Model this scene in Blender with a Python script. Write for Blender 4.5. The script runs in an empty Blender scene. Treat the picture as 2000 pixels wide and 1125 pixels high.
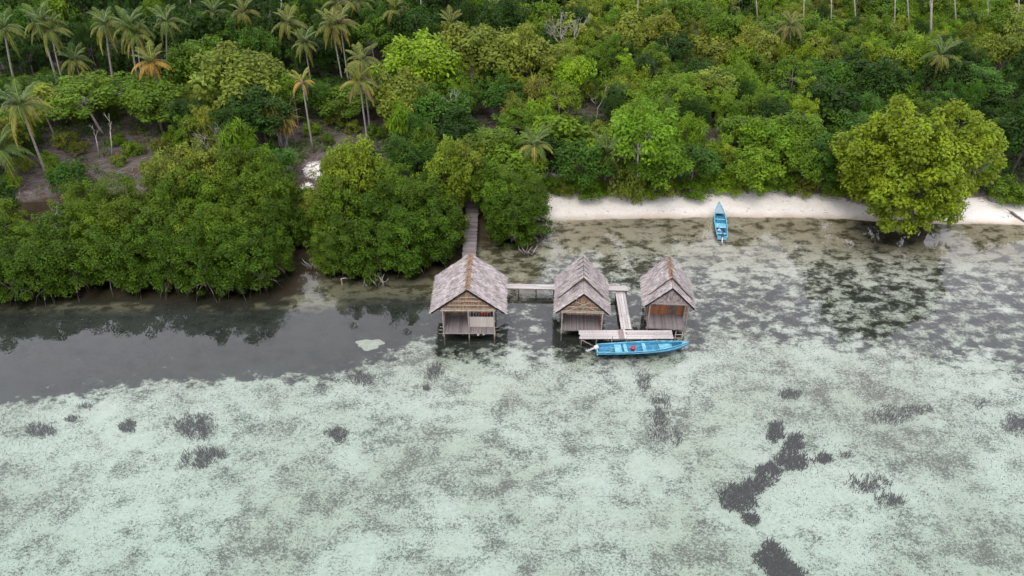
import bpy, math, random
import numpy as np
from mathutils import Vector, Matrix

R = math.radians
random.seed(11)
scene = bpy.context.scene

# ------------------------------------------------------------------ camera
CAM_H, PITCH, HFOV = 43.5, R(38.0), R(70.0)
FPX = 1000.0 / math.tan(HFOV / 2)          # focal length in photograph pixels (2000 wide)
cam_data = bpy.data.cameras.new('camera')
cam_data.sensor_width = 36.0
cam_data.lens = 18.0 / math.tan(HFOV / 2)
cam_data.clip_start, cam_data.clip_end = 0.5, 6000.0
camera = bpy.data.objects.new('camera', cam_data)
scene.collection.objects.link(camera)
camera.location = (0, 0, CAM_H)
camera.rotation_euler = (math.pi / 2 - PITCH, 0, 0)
scene.camera = camera

# ------------------------------------------------------------------ sky, sun, exposure
SUN_EL, SUN_AZ = R(62.0), R(200.0)          # azimuth clockwise from +Y
world = bpy.data.worlds.new('World')
scene.world = world
world.use_nodes = True
wn, wl = world.node_tree.nodes, world.node_tree.links
wn.clear()
w_out = wn.new('ShaderNodeOutputWorld')
w_bg = wn.new('ShaderNodeBackground')
w_sky = wn.new('ShaderNodeTexSky')
w_sky.sky_type = 'NISHITA'
w_sky.sun_disc = False
w_sky.sun_elevation = SUN_EL
w_sky.sun_rotation = SUN_AZ
w_sky.air_density, w_sky.dust_density, w_sky.ozone_density = 1.0, 4.0, 1.0
w_hs = wn.new('ShaderNodeHueSaturation')
w_hs.inputs['Saturation'].default_value = 0.22
w_mix = wn.new('ShaderNodeMix')
w_mix.data_type = 'RGBA'
w_mix.inputs['Factor'].default_value = 0.88
w_mix.inputs['B'].default_value = (8.5, 8.45, 9.4, 1)      # even overcast cloud deck
wl.new(w_sky.outputs[0], w_hs.inputs['Color'])
wl.new(w_hs.outputs[0], w_mix.inputs['A'])
wl.new(w_mix.outputs['Result'], w_bg.inputs['Color'])
w_bg.inputs['Strength'].default_value = 0.15
wl.new(w_bg.outputs[0], w_out.inputs['Surface'])

sun_data = bpy.data.lights.new('sun', 'SUN')
sun_data.energy = 0.9
sun_data.angle = R(20)
sun_data.color = (1.0, 0.94, 0.84)
sun = bpy.data.objects.new('sun', sun_data)
scene.collection.objects.link(sun)
sun_dir = Vector((math.sin(SUN_AZ) * math.cos(SUN_EL), math.cos(SUN_AZ) * math.cos(SUN_EL), math.sin(SUN_EL)))
sun.rotation_euler = sun_dir.to_track_quat('Z', 'Y').to_euler()
sun.location = sun_dir * 100

scene.view_settings.view_transform = 'Standard'
scene.view_settings.look = 'None'
scene.view_settings.exposure = 1.0
scene.view_settings.gamma = 1.0
scene.view_settings.use_curve_mapping = False
scene.cycles.use_denoising = True
scene.cycles.max_bounces = 4
scene.cycles.diffuse_bounces = 2
scene.cycles.glossy_bounces = 2
scene.cycles.transmission_bounces = 3
scene.cycles.transparent_max_bounces = 8

# ------------------------------------------------------------------ measuring helpers (place <-> photograph)
CP, SP = math.cos(PITCH), math.sin(PITCH)


def G(px, row, z=0.0):
    """The point at height z that the photograph shows at (px, row)."""
    a, b = (px - 1000.0) / FPX, (row - 562.5) / FPX
    dy, dz = CP - b * SP, -SP - b * CP
    t = (z - CAM_H) / dz
    return Vector((t * a, t * dy, z))


def VZ(px, row, Y):
    """The point at distance Y that the photograph shows at (px, row)."""
    a, b = (px - 1000.0) / FPX, (row - 562.5) / FPX
    t = Y / (CP - b * SP)
    return Vector((t * a, Y, CAM_H + t * (-SP - b * CP)))


def proj(x, y, z):
    d = y * CP - (z - CAM_H) * SP
    u = y * SP + (z - CAM_H) * CP
    return 1000 + FPX * x / d, 562.5 - FPX * u / d, FPX / d


# ------------------------------------------------------------------ noise in numpy
def _hash(ix, iy, s):
    n = (ix * 374761393 + iy * 668265263 + s * 982451653) & 0x7fffffff
    n = ((n ^ (n >> 13)) * 1274126177) & 0x7fffffff
    return ((n ^ (n >> 16)) & 0xffff) / 65535.0


def vnoise(x, y, s=0):
    x, y = np.asarray(x, float), np.asarray(y, float)
    ix, iy = np.floor(x).astype(np.int64), np.floor(y).astype(np.int64)
    fx, fy = x - ix, y - iy
    fx, fy = fx * fx * (3 - 2 * fx), fy * fy * (3 - 2 * fy)
    a, b = _hash(ix, iy, s), _hash(ix + 1, iy, s)
    c, d = _hash(ix, iy + 1, s), _hash(ix + 1, iy + 1, s)
    return (a * (1 - fx) + b * fx) * (1 - fy) + (c * (1 - fx) + d * fx) * fy


def fbm(x, y, s=0, o=4):
    t, a, k = 0, 0.5, 1.0
    for i in range(o):
        t = t + a * vnoise(np.asarray(x) * k, np.asarray(y) * k, s + i * 17)
        a, k = a * 0.5, k * 2.03
    return t / (1 - 0.5 ** o)


def sstep(a, b, x):
    t = np.clip((x - a) / (b - a), 0, 1)
    return t * t * (3 - 2 * t)


# ------------------------------------------------------------------ mesh and object helpers
COL = scene.collection


def empty(name, loc=(0, 0, 0), rz=0.0, scale=None, parent=None):
    o = bpy.data.objects.new(name, None)
    COL.objects.link(o)
    o.location = loc
    o.rotation_euler = (0, 0, rz)
    if scale is not None:
        o.scale = scale
    o.empty_display_size = 0.2
    o.parent = parent
    return o


def tag(o, label=None, cat=None, group=None, kind=None):
    if label:
        o['label'] = label
    if cat:
        o['category'] = cat
    if group:
        o['group'] = group
    if kind:
        o['kind'] = kind
    return o


def link(name, me, parent=None, loc=None, rot=None, scale=None):
    o = bpy.data.objects.new(name, me)
    COL.objects.link(o)
    o.parent = parent
    if loc is not None:
        o.location = loc
    if rot is not None:
        o.rotation_euler = rot
    if scale is not None:
        o.scale = scale
    return o


def mesh_np(name, verts, quads, mats, tint=None, mi=None, smooth=False):
    me = bpy.data.meshes.new(name)
    verts = np.asarray(verts, np.float32).reshape(-1, 3)
    quads = np.asarray(quads, np.int32).reshape(-1, 4)
    me.vertices.add(len(verts))
    me.vertices.foreach_set('co', verts.ravel())
    me.loops.add(quads.size)
    me.loops.foreach_set('vertex_index', quads.ravel())
    me.polygons.add(len(quads))
    me.polygons.foreach_set('loop_start', np.arange(0, quads.size, 4, dtype=np.int32))
    if mi is not None:
        me.polygons.foreach_set('material_index', np.asarray(mi, np.int32))
    if smooth:
        me.polygons.foreach_set('use_smooth', np.ones(len(quads), bool))
    for m in (mats if isinstance(mats, (list, tuple)) else [mats]):
        me.materials.append(m)
    me.update(calc_edges=True)
    if tint is not None:
        at = me.attributes.new('tint', 'FLOAT_VECTOR', 'FACE')
        at.data.foreach_set('vector', np.asarray(tint, np.float32).reshape(-1, 3).ravel())
    return me


class MB:
    """Collects boxes, bars, tubes and quads into one mesh."""

    def __init__(self):
        self.v, self.f, self.mi = [], [], []

    def add(self, vs, fs, m=0):
        n = len(self.v)
        self.v.extend([tuple(p) for p in vs])
        self.f.extend([tuple(i + n for i in f) for f in fs])
        self.mi.extend([m] * len(fs))
        return self

    def box(self, x0, x1, y0, y1, z0, z1, m=0):
        vs = [(x0, y0, z0), (x1, y0, z0), (x1, y1, z0), (x0, y1, z0), (x0, y0, z1), (x1, y0, z1), (x1, y1, z1), (x0, y1, z1)]
        return self.add(vs, [(0, 3, 2, 1), (4, 5, 6, 7), (0, 1, 5, 4), (1, 2, 6, 5), (2, 3, 7, 6), (3, 0, 4, 7)], m)

    def bar(self, p, q, w, h, m=0):
        p, q = Vector(p), Vector(q)
        d = (q - p).normalized()
        up = Vector((0, 0, 1)) if abs(d.z) < 0.95 else Vector((0, 1, 0))
        s = d.cross(up).normalized() * (w / 2)
        u = s.cross(d).normalized() * (h / 2)
        vs = [p - s - u, p + s - u, p + s + u, p - s + u, q - s - u, q + s - u, q + s + u, q - s + u]
        return self.add(vs, [(0, 1, 2, 3), (7, 6, 5, 4), (1, 0, 4, 5), (2, 1, 5, 6), (3, 2, 6, 7), (0, 3, 7, 4)], m)

    def tube(self, pts, rad, n=6, m=0, cap=True):
        pts = [Vector(p) for p in pts]
        if not isinstance(rad, (list, tuple)):
            rad = [rad] * len(pts)
        vs, fs = [], []
        for i, p in enumerate(pts):
            d = (pts[min(i + 1, len(pts) - 1)] - pts[max(i - 1, 0)])
            d = d.normalized() if d.length > 1e-6 else Vector((0, 0, 1))
            ref = Vector((0, 1, 0)) if abs(d.y) < 0.9 else Vector((1, 0, 0))
            s = d.cross(ref).normalized()
            u = s.cross(d)
            for k in range(n):
                a = 2 * math.pi * k / n
                vs.append(p + (s * math.cos(a) + u * math.sin(a)) * rad[i])
        for i in range(len(pts) - 1):
            for k in range(n):
                a, b = i * n + k, i * n + (k + 1) % n
                fs.append((a, b, b + n, a + n))
        if cap:
            fs.append(tuple(range(n - 1, -1, -1)))
            fs.append(tuple(range((len(pts) - 1) * n, len(pts) * n)))
        return self.add(vs, fs, m)

    def mesh(self, name, mats, smooth=False):
        me = bpy.data.meshes.new(name)
        me.from_pydata(self.v, [], self.f)
        for m in (mats if isinstance(mats, (list, tuple)) else [mats]):
            me.materials.append(m)
        me.polygons.foreach_set('material_index', np.asarray(self.mi, np.int32))
        if smooth:
            me.polygons.foreach_set('use_smooth', np.ones(len(self.f), bool))
        me.update()
        return me

    def build(self, name, mats, parent=None, smooth=False, **k):
        return link(name, self.mesh(name, mats, smooth), parent, **k)


# ------------------------------------------------------------------ materials
def new_mat(name):
    m = bpy.data.materials.new(name)
    m.use_nodes = True
    nt = m.node_tree
    nt.nodes.clear()
    out = nt.nodes.new('ShaderNodeOutputMaterial')
    return m, nt, nt.nodes, nt.links, out


def N(nt, kind, **kw):
    n = nt.nodes.new(kind)
    for k, v in kw.items():
        if k in n.inputs:
            n.inputs[k].default_value = v
        else:
            setattr(n, k, v)
    return n


def math_node(nt, op, a, b=None, c=None, clamp=False):
    n = nt.nodes.new('ShaderNodeMath')
    n.operation = op
    n.use_clamp = clamp
    for i, x in enumerate((a, b, c)):
        if x is None:
            continue
        if isinstance(x, (int, float)):
            n.inputs[i].default_value = x
        else:
            nt.links.new(x, n.inputs[i])
    return n.outputs[0]


def ramp(nt, fac, lo, hi):
    n = nt.nodes.new('ShaderNodeMapRange')
    n.interpolation_type = 'SMOOTHSTEP'
    nt.links.new(fac, n.inputs['Value'])
    for key, x in (('From Min', lo), ('From Max', hi)):
        if isinstance(x, (int, float)):
            n.inputs[key].default_value = x
        else:
            nt.links.new(x, n.inputs[key])
    return n.outputs[0]


def mixc(nt, fac, a, b, mode='MIX'):
    n = nt.nodes.new('ShaderNodeMix')
    n.data_type = 'RGBA'
    n.blend_type = mode
    for key, x in (('Factor', fac), ('A', a), ('B', b)):
        if isinstance(x, (int, float)):
            n.inputs[key].default_value = x
        elif isinstance(x, tuple):
            n.inputs[key].default_value = (*x[:3], 1)
        else:
            nt.links.new(x, n.inputs[key])
    return n.outputs['Result']


def noise(nt, vec, scale, detail=4.0, rough=0.55, dist=0.0, stretch=None):
    if stretch:
        mp = nt.nodes.new('ShaderNodeMapping')
        mp.inputs['Scale'].default_value = stretch
        nt.links.new(vec, mp.inputs['Vector'])
        vec = mp.outputs[0]
    n = nt.nodes.new('ShaderNodeTexNoise')
    n.inputs['Scale'].default_value = scale
    n.inputs['Detail'].default_value = detail
    n.inputs['Roughness'].default_value = rough
    n.inputs['Distortion'].default_value = dist
    nt.links.new(vec, n.inputs['Vector'])
    return n.outputs['Fac']


def coords(nt, which='Object'):
    return nt.nodes.new('ShaderNodeTexCoord').outputs[which]


def attr(nt, name):
    a = nt.nodes.new('ShaderNodeAttribute')
    a.attribute_name = name
    return a


def leaf_material(name, rough=0.55, trans=0.33):
    """Leaf colour: the plant's own colour (object colour) x clump and leaf variation."""
    m, nt, ns, ls, out = new_mat(name)
    oi = ns.new('ShaderNodeObjectInfo')
    t = attr(nt, 'tint')
    sep = ns.new('ShaderNodeSeparateXYZ')
    ls.new(t.outputs['Vector'], sep.inputs[0])
    yellowed = mixc(nt, 1.0, oi.outputs['Color'], (1.4, 1.22, 0.8), 'MULTIPLY')
    c = mixc(nt, sep.outputs[1], oi.outputs['Color'], yellowed)
    comb = ns.new('ShaderNodeCombineColor')
    for i in range(3):
        ls.new(sep.outputs[0], comb.inputs[i])
    c = mixc(nt, 1.0, c, comb.outputs[0], 'MULTIPLY')
    p = N(nt, 'ShaderNodeBsdfPrincipled', Roughness=rough)
    p.inputs['Specular IOR Level'].default_value = 0.12
    ls.new(c, p.inputs['Base Color'])
    tr = ns.new('ShaderNodeBsdfTranslucent')
    ls.new(mixc(nt, 1.0, c, (1.25, 1.3, 0.6), 'MULTIPLY'), tr.inputs['Color'])
    mx = ns.new('ShaderNodeMixShader')
    mx.inputs[0].default_value = trans
    ls.new(p.outputs[0], mx.inputs[1])
    ls.new(tr.outputs[0], mx.inputs[2])
    ls.new(mx.outputs[0], out.inputs['Surface'])
    return m


def plain(name, col, rough=0.75, var=0.25, scale=3.0, stretch=None, bump=0.0, use_tint=False, second=None, randomise=0.0, spec=0.3):
    """A surface with its own colour, broken up by noise (and by each piece's own shade)."""
    m, nt, ns, ls, out = new_mat(name)
    co = coords(nt)
    n1 = noise(nt, co, scale, 6, 0.65, 0.3, stretch)
    lo = tuple(x * (1 - var) for x in col)
    hi = second or tuple(min(1, x * (1 + var)) for x in col)
    c = mixc(nt, ramp(nt, n1, 0.32, 0.68), lo, hi)
    if use_tint:
        t = attr(nt, 'tint')
        c = mixc(nt, 1.0, c, t.outputs['Vector'], 'MULTIPLY')
    if randomise:
        oi = ns.new('ShaderNodeObjectInfo')
        v = math_node(nt, 'MULTIPLY_ADD', oi.outputs['Random'], 2 * randomise, 1 - randomise)
        hs = ns.new('ShaderNodeHueSaturation')
        ls.new(v, hs.inputs['Value'])
        ls.new(c, hs.inputs['Color'])
        c = hs.outputs[0]
    p = N(nt, 'ShaderNodeBsdfPrincipled', Roughness=rough)
    p.inputs['Specular IOR Level'].default_value = spec
    ls.new(c, p.inputs['Base Color'])
    if bump:
        b = ns.new('ShaderNodeBump')
        b.inputs['Strength'].default_value = bump
        b.inputs['Distance'].default_value = 0.03
        ls.new(noise(nt, co, scale * 4, 5, 0.6, 0.0, stretch), b.inputs['Height'])
        ls.new(b.outputs[0], p.inputs['Normal'])
    ls.new(p.outputs[0], out.inputs['Surface'])
    return m


M = {}
M['leaf'] = leaf_material('leaf')
M['frond'] = leaf_material('palm_frond', 0.42, 0.2)
M['bark'] = plain('bark', (0.0946, 0.0817, 0.0688), 0.9, 0.4, 2.0, (1, 1, 0.4))
M['pale_bark'] = plain('pale_bark', (0.2322, 0.215, 0.1935), 0.9, 0.35, 2.5, (1, 1, 0.5))
M['palm_trunk'] = plain('palm_trunk', (0.2021, 0.1806, 0.1591), 0.9, 0.35, 6.0, (0.4, 0.4, 2.5))
M['root'] = plain('mangrove_root', (0.1462, 0.1204, 0.1032), 0.85, 0.4, 3.0)
M['thatch'] = plain('thatch', (0.275, 0.247, 0.238), 0.95, 0.22, 2.2, use_tint=True)
M['ridge'] = plain('ridge_thatch', (0.2064, 0.1333, 0.0817), 0.9, 0.35, 5.0, use_tint=True)
M['gable'] = plain('gable_thatch', (0.1505, 0.0946, 0.0568), 0.9, 0.35, 6.0, (1, 1, 0.5), use_tint=True)
M['gable_grey'] = plain('gable_grey_thatch', (0.172, 0.1445, 0.1359), 0.9, 0.3, 6.0, (1, 1, 0.5), use_tint=True)
M['weave'] = plain('palm_stem_wall', (0.0903, 0.0645, 0.0533), 0.9, 0.35, 5.0, (6, 6, 0.5), randomise=0.25)
M['brown_wood'] = plain('red_brown_wood', (0.1462, 0.0602, 0.0258), 0.7, 0.35, 4.0, (1, 1, 4), randomise=0.22)
M['slat'] = plain('floor_slat', (0.1505, 0.129, 0.1264), 0.85, 0.3, 3.0, (8, 0.7, 8), randomise=0.28)
M['deck'] = plain('weathered_deck', (0.3268, 0.301, 0.2881), 0.85, 0.22, 2.0, (4, 4, 4), randomise=0.16)
M['deck_old'] = plain('old_deck_board', (0.215, 0.1634, 0.1462), 0.85, 0.25, 2.0, (4, 4, 4), randomise=0.2)
M['post'] = plain('post_wood', (0.172, 0.1479, 0.129), 0.85, 0.4, 3.0, (3, 3, 0.8), randomise=0.25)
M['dark_post'] = plain('dark_post', (0.07, 0.06, 0.055), 0.85, 0.4, 3.0, (3, 3, 0.8), randomise=0.25)
M['cream'] = plain('cream_panel', (0.3096, 0.2752, 0.2408), 0.8, 0.15, 3.0, (8, 8, 0.8), randomise=0.08)
M['batten'] = plain('batten', (0.258, 0.2236, 0.1806), 0.8, 0.25, 3.0)
M['red_cloth'] = plain('red_cloth', (0.2064, 0.0215, 0.0155), 0.9, 0.3, 5.0, (3, 3, 0.5))
M['dark_cloth'] = plain('dark_cloth', (0.035, 0.04, 0.04), 0.9, 0.3, 5.0, (3, 3, 0.5))
M['boat_blue'] = plain('boat_blue_paint', (0.012, 0.1075, 0.2193), 0.6, 0.38, 5.0, (0.5, 1.5, 1.5), spec=0.3)
M['boat_light'] = plain('boat_pale_blue_paint', (0.1075, 0.2838, 0.3655), 0.6, 0.38, 5.0, (0.5, 1.5, 1.5), spec=0.3)
M['boat_inside'] = plain('boat_inside_paint', (0.0301, 0.1548, 0.2494), 0.6, 0.38, 5.0, (0.5, 1.5, 1.5), spec=0.3)
M['boat_grey'] = plain('boat_grey_paint', (0.172, 0.2451, 0.2752), 0.5, 0.12, 3.0)
M['white_plastic'] = plain('white_plastic', (0.4128, 0.4171, 0.4214), 0.35, 0.06, 4.0, spec=0.5)
M['metal'] = plain('grey_metal', (0.32, 0.33, 0.34), 0.4, 0.15, 4.0, spec=0.5)
M['red_plastic'] = plain('red_plastic', (0.2924, 0.0172, 0.0206), 0.4, 0.1, 4.0, spec=0.5)
M['blue_plastic'] = plain('blue_plastic', (0.02, 0.14, 0.5), 0.4, 0.1, 4.0, spec=0.5)
M['driftwood'] = plain('driftwood', (0.172, 0.1505, 0.1333), 0.9, 0.35, 4.0)
M['seagrass'] = plain('seagrass_blade', (0.044, 0.046, 0.034), 0.8, 0.3, 1.5, use_tint=True)
M['rope'] = plain('rope', (0.09, 0.085, 0.08), 0.9, 0.2, 4.0)
M['rock'] = plain('dark_rock', (0.16, 0.15, 0.145), 0.9, 0.35, 3.0, bump=0.5)


def ground_material():
    m, nt, ns, ls, out = new_mat('shore_ground')
    co = coords(nt)
    A = {k: attr(nt, k).outputs['Fac'] for k in ('bed', 'mud', 'tan', 'sand', 'soil_shade', 'under', 'wet')}
    big = noise(nt, co, 0.11, 4, 0.55, 0.3)
    mid = noise(nt, co, 1.1, 7, 0.66, 0.12, (0.62, 1.0, 1))
    fine = noise(nt, co, 3.2, 6, 0.7, 0.4)
    vfine = noise(nt, co, 11.0, 5, 0.72, 0.2)
    # ---- seabed: pale coral sand, mottled by algae film and seagrass
    pale = mixc(nt, ramp(nt, fine, 0.3, 0.7), (0.40, 0.395, 0.35), (0.52, 0.514, 0.464))
    pale = mixc(nt, ramp(nt, big, 0.35, 0.62), pale, mixc(nt, 1.0, pale, (0.84, 0.85, 0.80), 'MULTIPLY'))
    clus = noise(nt, co, 0.55, 6, 0.64, 0.25, (0.8, 1.0, 1))
    grain = noise(nt, co, 6.5, 5, 0.75, 0.2, (0.75, 1.0, 1))
    sp = math_node(nt, 'ADD', math_node(nt, 'MULTIPLY', grain, 0.62), math_node(nt, 'MULTIPLY', fine, 0.22))
    sp = math_node(nt, 'ADD', sp, math_node(nt, 'MULTIPLY', mid, 0.16))
    sp = math_node(nt, 'ADD', sp, math_node(nt, 'MULTIPLY', math_node(nt, 'SUBTRACT', clus, 0.5), 0.52))
    sp = math_node(nt, 'ADD', sp, math_node(nt, 'MULTIPLY', math_node(nt, 'SUBTRACT', big, 0.5), 0.22))
    sp = math_node(nt, 'ADD', sp, math_node(nt, 'MULTIPLY', math_node(nt, 'SUBTRACT', vfine, 0.5), 0.42))
    speckle = ramp(nt, sp, 0.452, 0.62)
    film_col = mixc(nt, ramp(nt, big, 0.42, 0.58), (0.04, 0.052, 0.034), (0.075, 0.066, 0.05))
    bed_col = mixc(nt, math_node(nt, 'MULTIPLY', speckle, 0.90), pale, film_col)
    # ---- the continuous dark seagrass bed along the shore, broken by sand gaps
    bm = math_node(nt, 'ADD', math_node(nt, 'MULTIPLY', mid, 0.75), math_node(nt, 'MULTIPLY', fine, 0.25))
    bm = math_node(nt, 'ADD', bm, math_node(nt, 'MULTIPLY', math_node(nt, 'SUBTRACT', A['bed'], 0.5), 0.62))
    grass = ramp(nt, bm, 0.46, 0.60)
    grass_col = mixc(nt, ramp(nt, vfine, 0.35, 0.65), (0.007, 0.008, 0.0065), (0.019, 0.0195, 0.017))
    bed_col = mixc(nt, math_node(nt, 'MULTIPLY', grass, 0.93), bed_col, grass_col)
    # ---- tan shallows with olive algae blotches by the waterline
    tan_col = mixc(nt, ramp(nt, mid, 0.46, 0.60), (0.2296, 0.2009, 0.1353), (0.0656, 0.0574, 0.02788))
    bed_col = mixc(nt, A['tan'], bed_col, tan_col)
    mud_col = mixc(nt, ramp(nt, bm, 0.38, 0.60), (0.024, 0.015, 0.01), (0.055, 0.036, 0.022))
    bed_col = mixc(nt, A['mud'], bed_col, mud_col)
    # ---- dry land
    sand_col = mixc(nt, ramp(nt, fine, 0.3, 0.7), (0.475, 0.446, 0.40), (0.55, 0.521, 0.475))
    sand_col = mixc(nt, ramp(nt, math_node(nt, 'MULTIPLY', vfine, mid), 0.36, 0.44), sand_col, (0.25, 0.215, 0.19))
    lit = mixc(nt, ramp(nt, vfine, 0.3, 0.7), (0.0387, 0.03182, 0.02838), (0.129, 0.1118, 0.1049))
    lit = mixc(nt, ramp(nt, mid, 0.44, 0.6), lit, (0.0559, 0.03956, 0.02924))
    lit = mixc(nt, ramp(nt, math_node(nt, 'ADD', math_node(nt, 'MULTIPLY', fine, 0.5), math_node(nt, 'MULTIPLY', big, 0.5)), 0.56, 0.68), lit, (0.2, 0.184, 0.176))
    sm = math_node(nt, 'ADD', A['sand'], math_node(nt, 'MULTIPLY', math_node(nt, 'SUBTRACT', fine, 0.5), 0.9))
    land = mixc(nt, ramp(nt, sm, 0.35, 0.62), lit, sand_col)
    land = mixc(nt, A['wet'], land, mixc(nt, 1.0, land, (0.68, 0.62, 0.56), 'MULTIPLY'))
    soil_shade_col = mixc(nt, ramp(nt, vfine, 0.35, 0.65), (0.03, 0.02, 0.015), (0.1, 0.078, 0.06))  # bare bank soil, with the overhang's shade put into its dark colour
    land = mixc(nt, A['soil_shade'], land, soil_shade_col)
    c = mixc(nt, A['under'], land, bed_col)
    p = N(nt, 'ShaderNodeBsdfPrincipled', Roughness=0.95)
    p.inputs['Specular IOR Level'].default_value = 0.1
    ls.new(c, p.inputs['Base Color'])
    b = ns.new('ShaderNodeBump')
    b.inputs['Strength'].default_value = 0.5
    b.inputs['Distance'].default_value = 0.12
    ls.new(math_node(nt, 'ADD', math_node(nt, 'MULTIPLY', fine, 0.7), math_node(nt, 'MULTIPLY', vfine, 0.3)), b.inputs['Height'])
    ls.new(b.outputs[0], p.inputs['Normal'])
    ls.new(p.outputs[0], out.inputs['Surface'])
    return m


def water_material():
    m, nt, ns, ls, out = new_mat('shallow_sea_water')
    co = coords(nt)
    h = math_node(nt, 'ADD', math_node(nt, 'MULTIPLY', noise(nt, co, 0.55, 3, 0.5, 0.3, (0.5, 1.9, 1)), 0.8),
                  math_node(nt, 'MULTIPLY', noise(nt, co, 1.8, 2, 0.5, 0.2, (0.5, 1.9, 1)), 0.035))
    b = ns.new('ShaderNodeBump')
    b.inputs['Strength'].default_value = 0.045
    b.inputs['Distance'].default_value = 0.1
    ls.new(h, b.inputs['Height'])
    fr = N(nt, 'ShaderNodeFresnel', IOR=1.54)
    ls.new(b.outputs[0], fr.inputs['Normal'])
    tr = ns.new('ShaderNodeBsdfTransparent')
    gl = N(nt, 'ShaderNodeBsdfGlossy', Roughness=0.02)
    ls.new(b.outputs[0], gl.inputs['Normal'])
    mx = ns.new('ShaderNodeMixShader')
    ls.new(fr.outputs[0], mx.inputs[0])
    ls.new(tr.outputs[0], mx.inputs[1])
    ls.new(gl.outputs[0], mx.inputs[2])
    ls.new(mx.outputs[0], out.inputs['Surface'])
    va = ns.new('ShaderNodeVolumeAbsorption')
    va.inputs['Color'].default_value = (0.36, 0.93, 0.83, 1)
    va.inputs['Density'].default_value = 0.1
    ls.new(va.outputs[0], out.inputs['Volume'])
    return m


M['ground'] = ground_material()
M['water'] = water_material()

# ------------------------------------------------------------------ the terrain: seabed, beach, forest floor
_sh = [(-900, 440), (-300, 415), (0, 395), (150, 392), (300, 385), (450, 400), (560, 385), (620, 372), (700, 392), (850, 400), (930, 415),
       (1000, 425), (1065, 431), (1200, 428), (1350, 425), (1500, 424), (1650, 428), (1800, 440), (1930, 437), (2000, 440), (2400, 450), (3200, 460)]
SHX = np.array([G(p, r).x for p, r in _sh])
SHY = np.array([G(p, r).y for p, r in _sh])
_bk = [(-900, 1.0), (560, 1.0), (600, 3.0), (700, 3.0), (850, 2.0), (1000, 4.2), (1065, 5.2), (1130, 5.2), (1180, 5.5), (1225, 4.6), (1290, 5.3), (1400, 5.6), (1500, 5.2), (1570, 5.2),
       (1640, 4.2), (1700, 3.0), (1850, 3.0), (1930, 4.8), (2000, 4.2), (2400, 4.6)]
BKX = np.array([G(p, 430).x for p, _ in _bk])
BKD = np.array([d for _, d in _bk])


def shore_d(x, y):
    return y - np.interp(x, SHX, SHY) - 0.7 * (fbm(np.asarray(x) * 0.16, np.asarray(y) * 0.05, 5) - 0.5)


def ground_z(x, y):
    x, y = np.asarray(x, float), np.asarray(y, float)
    d = shore_d(x, y)
    bank = np.interp(x, BKX, BKD) + 0.9 * (fbm(x * 0.5, y * 0.1, 9) - 0.5)
    sea = -0.075 * np.power(np.maximum(-d, 0), 0.82) + 0.10 * (fbm(x * 0.35, y * 0.35, 3) - 0.5) * np.clip(-d / 3, 0, 1)
    sea = np.maximum(sea, -4.5)
    beach = 0.105 * np.clip(d, 0, None)
    top = 0.105 * bank + 0.42 * sstep(0, 0.55, d - bank) + 0.012 * np.clip(d - bank, 0, 40) + 0.018 * np.clip(d - 40, 0, 200) \
        + 0.35 * (fbm(x * 0.22, y * 0.22, 21) - 0.5) * sstep(0.3, 3, d - bank)
    return np.where(d < 0, sea, np.where(d < bank, beach, top))


def gz(x, y):
    return float(ground_z(np.array([x]), np.array([y]))[0])


def axis(lo, hi, fine_lo, fine_hi, step, grow=1.25):
    mid = list(np.arange(fine_lo, fine_hi + 1e-6, step))
    a, s, up = fine_hi, step, []
    while a < hi:
        s *= grow
        a += s
        up.append(a)
    a, s, dn = fine_lo, step, []
    while a > lo:
        s *= grow
        a -= s
        dn.append(a)
    return np.array(dn[::-1] + mid + up)


gx = axis(-2500, 2500, -78, 78, 0.5)
gy = np.concatenate([axis(-1200, 61, 20, 61, 0.45), np.arange(61.2, 82, 0.28), axis(82, 3000, 82.3, 150, 0.8)])
gy = np.unique(np.round(gy, 3))
XX, YY = np.meshgrid(gx, gy)
ZZ = ground_z(XX, YY)
DD = shore_d(XX, YY)
nyg, nxg = XX.shape
dep = YY * CP - (ZZ - CAM_H) * SP
okd = dep > 5
depc = np.where(okd, dep, 5)
PX = 1000 + FPX * XX / depc
PR = 562.5 - FPX * (YY * SP + (ZZ - CAM_H) * CP) / depc
PR = np.where(okd, PR, 3000)
# where the dark bed ends towards the open sand
_be = [(-400, 830), (0, 798), (100, 785), (200, 772), (330, 748), (450, 752), (560, 745), (630, 752), (690, 730), (760, 706), (820, 672), (860, 700),
       (940, 715), (1000, 700), (1080, 718), (1200, 728), (1350, 708), (1420, 672), (1500, 690), (1600, 690), (1680, 715), (1760, 705), (1850, 735), (1930, 720), (2000, 760), (2500, 780)]
edge = np.interp(PX, [a for a, _ in _be], [b for _, b in _be])
bed = sstep(62, -50, PR - edge)
strength = np.interp(PX, [0, 600, 800, 1000, 1080, 1400, 1700, 2000], [0.86, 0.86, 0.82, 0.66, 0.68, 0.59, 0.57, 0.59])
nearshore = sstep(570, 455, PR + 60 * (fbm(XX * 0.12, YY * 0.12, 71) - 0.5))
strength = strength * (1 - nearshore) + np.interp(PX, [900, 1000, 2000], [0.7, 0.42, 0.44]) * nearshore
bed = bed * strength
bed = np.where(bed < 0.02, -0.05, bed)
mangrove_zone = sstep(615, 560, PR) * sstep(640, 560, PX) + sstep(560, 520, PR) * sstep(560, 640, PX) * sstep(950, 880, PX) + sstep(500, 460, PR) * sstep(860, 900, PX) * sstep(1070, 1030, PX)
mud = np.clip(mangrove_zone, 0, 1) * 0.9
tan = sstep(-12, -2.5, DD + 5 * (fbm(XX * 0.15, YY * 0.2, 73) - 0.5)) * sstep(1030, 1080, PX) * 0.85
tan = np.maximum(tan, sstep(620, 590, PR) * sstep(700, 640, PX) * (fbm(XX * 0.25, YY * 0.6, 77) > 0.52) * 0.75)
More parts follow.
